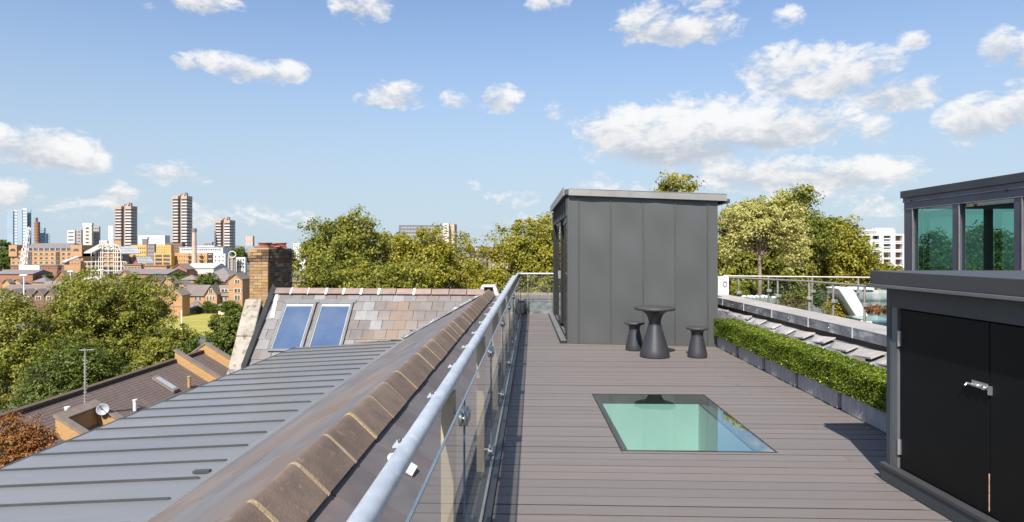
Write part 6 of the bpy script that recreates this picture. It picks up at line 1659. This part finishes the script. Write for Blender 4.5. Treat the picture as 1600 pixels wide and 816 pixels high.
for (px, yt, D, sc, lab) in TT:
    p = W(px, yt, D); s_ = (p.z - GZ) / H0; d_ = dup(st0, (p.x, p.y, GZ), lab, random.uniform(0, 6), 1.0); wsc = sc; d_.scale = (wsc, wsc, s_)
p = W(325, 426, 190); st0.location = (p.x, p.y, GZ); st0.scale = (1.15, 1.15, (p.z - GZ) / H0)

# street lamps
def lamp(px, yt, D, label):
    p = W(px, yt, D); t = thing('street_lamp', label, 'lamp', (p.x, p.y, GZ), 'white street lamps')
    MB().tube([(p.x, p.y, GZ), (p.x, p.y, p.z)], [.16, .09], 8).build('pole', M['white'], t)
    MB().hexa([(p.x - .75, p.y - .25, p.z), (p.x + .65, p.y - .25, p.z + .05), (p.x + .65, p.y + .25, p.z + .05), (p.x - .75, p.y + .25, p.z),
               (p.x - .55, p.y - .2, p.z + .22), (p.x + .6, p.y - .2, p.z + .25), (p.x + .6, p.y + .2, p.z + .25), (p.x - .55, p.y + .2, p.z + .22)]).build('lamp_head', M['white'], t)
lamp(37.5, 431, 110, 'tall white street lamp in front of the brown gabled terrace')
lamp(110, 425, 125, 'white street lamp rising from the treetops, in the middle')
lamp(158, 422.5, 135, 'white street lamp below the lattice gable')
# goal post and fence
q = W(284, 516, 125); gpst = thing('field_post', 'thin white post on the playing field', 'post', (q.x, q.y, GZ)); MB().tube([(q.x, q.y, GZ), (q.x, q.y, W(284, 485, 125).z)], .12, 8).build('post', M['white'], gpst)
MB().tube([(q.x, q.y, GZ), (q.x, q.y, GZ + .4)], .22, 8).build('post_base', M['white'], gpst)
fa, fb_ = W(262, 490, 158), W(350, 490, 158)
fe = thing('field_fence', 'grey mesh fence at the far edge of the playing field', 'fence', (fa.x, fa.y, GZ))
for i in range(15): p = fa.lerp(fb_, i / 14); MB().tube([(p.x, p.y, GZ), (p.x, p.y, GZ + 1.9)], .06, 6).build('post', M['galv_flat'], fe)
for zf in (.3, 1.1, 1.85): MB().tube([(fa.x, fa.y, GZ + zf), (fb_.x, fb_.y, GZ + zf)], .035, 5).build('rail', M['galv_flat'], fe)
b = MB()
for i in range(170): p = fa.lerp(fb_, i / 169); b.box(p.x - .012, p.x + .012, p.y - .012, p.y + .012, GZ, GZ + 1.85)
tag(b.build('fence_wires', M['galv_flat'], fe), kind='stuff')

# white apartment block on the right
D = 190; x0, x1, y0, y1, z0, z1 = box_at(1328, 1420, 366.5, D, 14)
t = thing('white_flats', 'white gridded apartment block with brick panels, right of the trees', 'building', ((x0 + x1) / 2, y0, GZ))
MB().box(x0, x1, y0 + 1.2, y1, GZ, z1).build('wall', M['brown_brick'], t)
def vx2(px): return W(px, 400, D).x
def vz2(py): return CAMZ - (py - HY) / FPX * D
for py in (367, 378, 380, 391, 393, 404, 415): MB().box(x0, x1, y0 - .3, y0 + 1.19, vz2(py) - .25, vz2(py) + .25).build('floor_slab', M['white_wall'], t)
for px in (1338, 1349.5, 1361, 1374.5, 1378, 1392, 1396, 1410): MB().box(vx2(px) - .3, vx2(px) + .3, y0 - .35, y0 + 1.18, GZ, z1).build('party_fin', M['white_wall'], t)
for (pt_, pm_, pb_) in ((368.6, 374.0, 378), (381.6, 386.8, 391), (394.6, 399.5, 404)):
    for (a_, b_) in ((1330, 1337), (1339, 1349), (1350.5, 1360), (1362, 1373.5)):
        MB().box(vx2(a_), vx2(b_), y0 - .1, y0, vz2(pb_), vz2(pm_)).build('balcony_front', M['balcony_grey'], t)
        MB().box(vx2(a_) + .1, vx2(b_) - .1, y0 + .9, y0 + 1.1, vz2(pm_) - .6, vz2(pt_)).build('window', M['win'], t)
        MB().box((vx2(a_) + vx2(b_)) / 2 - .1, (vx2(a_) + vx2(b_)) / 2 + .1, y0 + .8, y0 + .89, vz2(pm_) - .6, vz2(pt_)).build('glazing_bar', M['white_wall'], t)
for py in (371, 376, 383, 389, 396):
    MB().box(vx2(1380), vx2(1391), y0 + .3, y0 + 1.1, vz2(py) - .4, vz2(py) + .35).build('window', M['win'], t)
    MB().box(vx2(1379), vx2(1391.5), y0 + .1, y0 + .29, vz2(py) + .4, vz2(py) + .7).build('spandrel', M['white_wall'], t)
xa, xb = vx2(1356), vx2(1407)
MB().box(xa, xb, y0 + 3, y1 - 2, z1, vz2(358.5)).build('penthouse', M['white_wall'], t); MB().box(vx2(1354), vx2(1376), y0 + 2.5, y0 + 3, z1, vz2(360)).build('screen', M['grey_wall'], t)
for px in (1372, 1378, 1384, 1390, 1396, 1402): MB().tube([(vx2(px), y0 + 3, z1), (vx2(px), y0 + 3, vz2(355.5))], .12, 5).build('mast', M['white_wall'], t)
MB().box(vx2(1375), vx2(1405), y0 + 2.9, y0 + 3.1, vz2(357), vz2(356)).build('guard_rail', M['white_wall'], t)

# ---------------------------------------------------------------- far filler: small roofs over the flat ground, so no bare ground shows between houses
fr2 = random.Random(12)
b = MB(); b2 = MB()
for i in range(260):
    D = fr2.uniform(420, 1600); px = fr2.uniform(-250, 1900)
    v = W(px, 400, D); w_ = fr2.uniform(8, 24); d_ = fr2.uniform(8, 20); h = fr2.uniform(5, 11)
    b.box(v.x - w_ / 2, v.x + w_ / 2, v.y, v.y + d_, GZ, GZ + h)
    b2.prism([(v.x - w_ / 2 - .3, v.y - .3, GZ + h), (v.x - w_ / 2 - .3, v.y + d_ / 2, GZ + h + 3), (v.x - w_ / 2 - .3, v.y + d_ + .3, GZ + h)], (w_ + .6, 0, 0))
tag(b.build('distant_house_walls', M['far_house']), 'mass of small distant brick houses on the horizon', 'houses', None, 'stuff')
tag(b2.build('distant_house_roofs', M['roof_brown']), 'mass of brown roofs on the distant houses', 'roofs', None, 'stuff')
print('objects', len(bpy.data.objects))
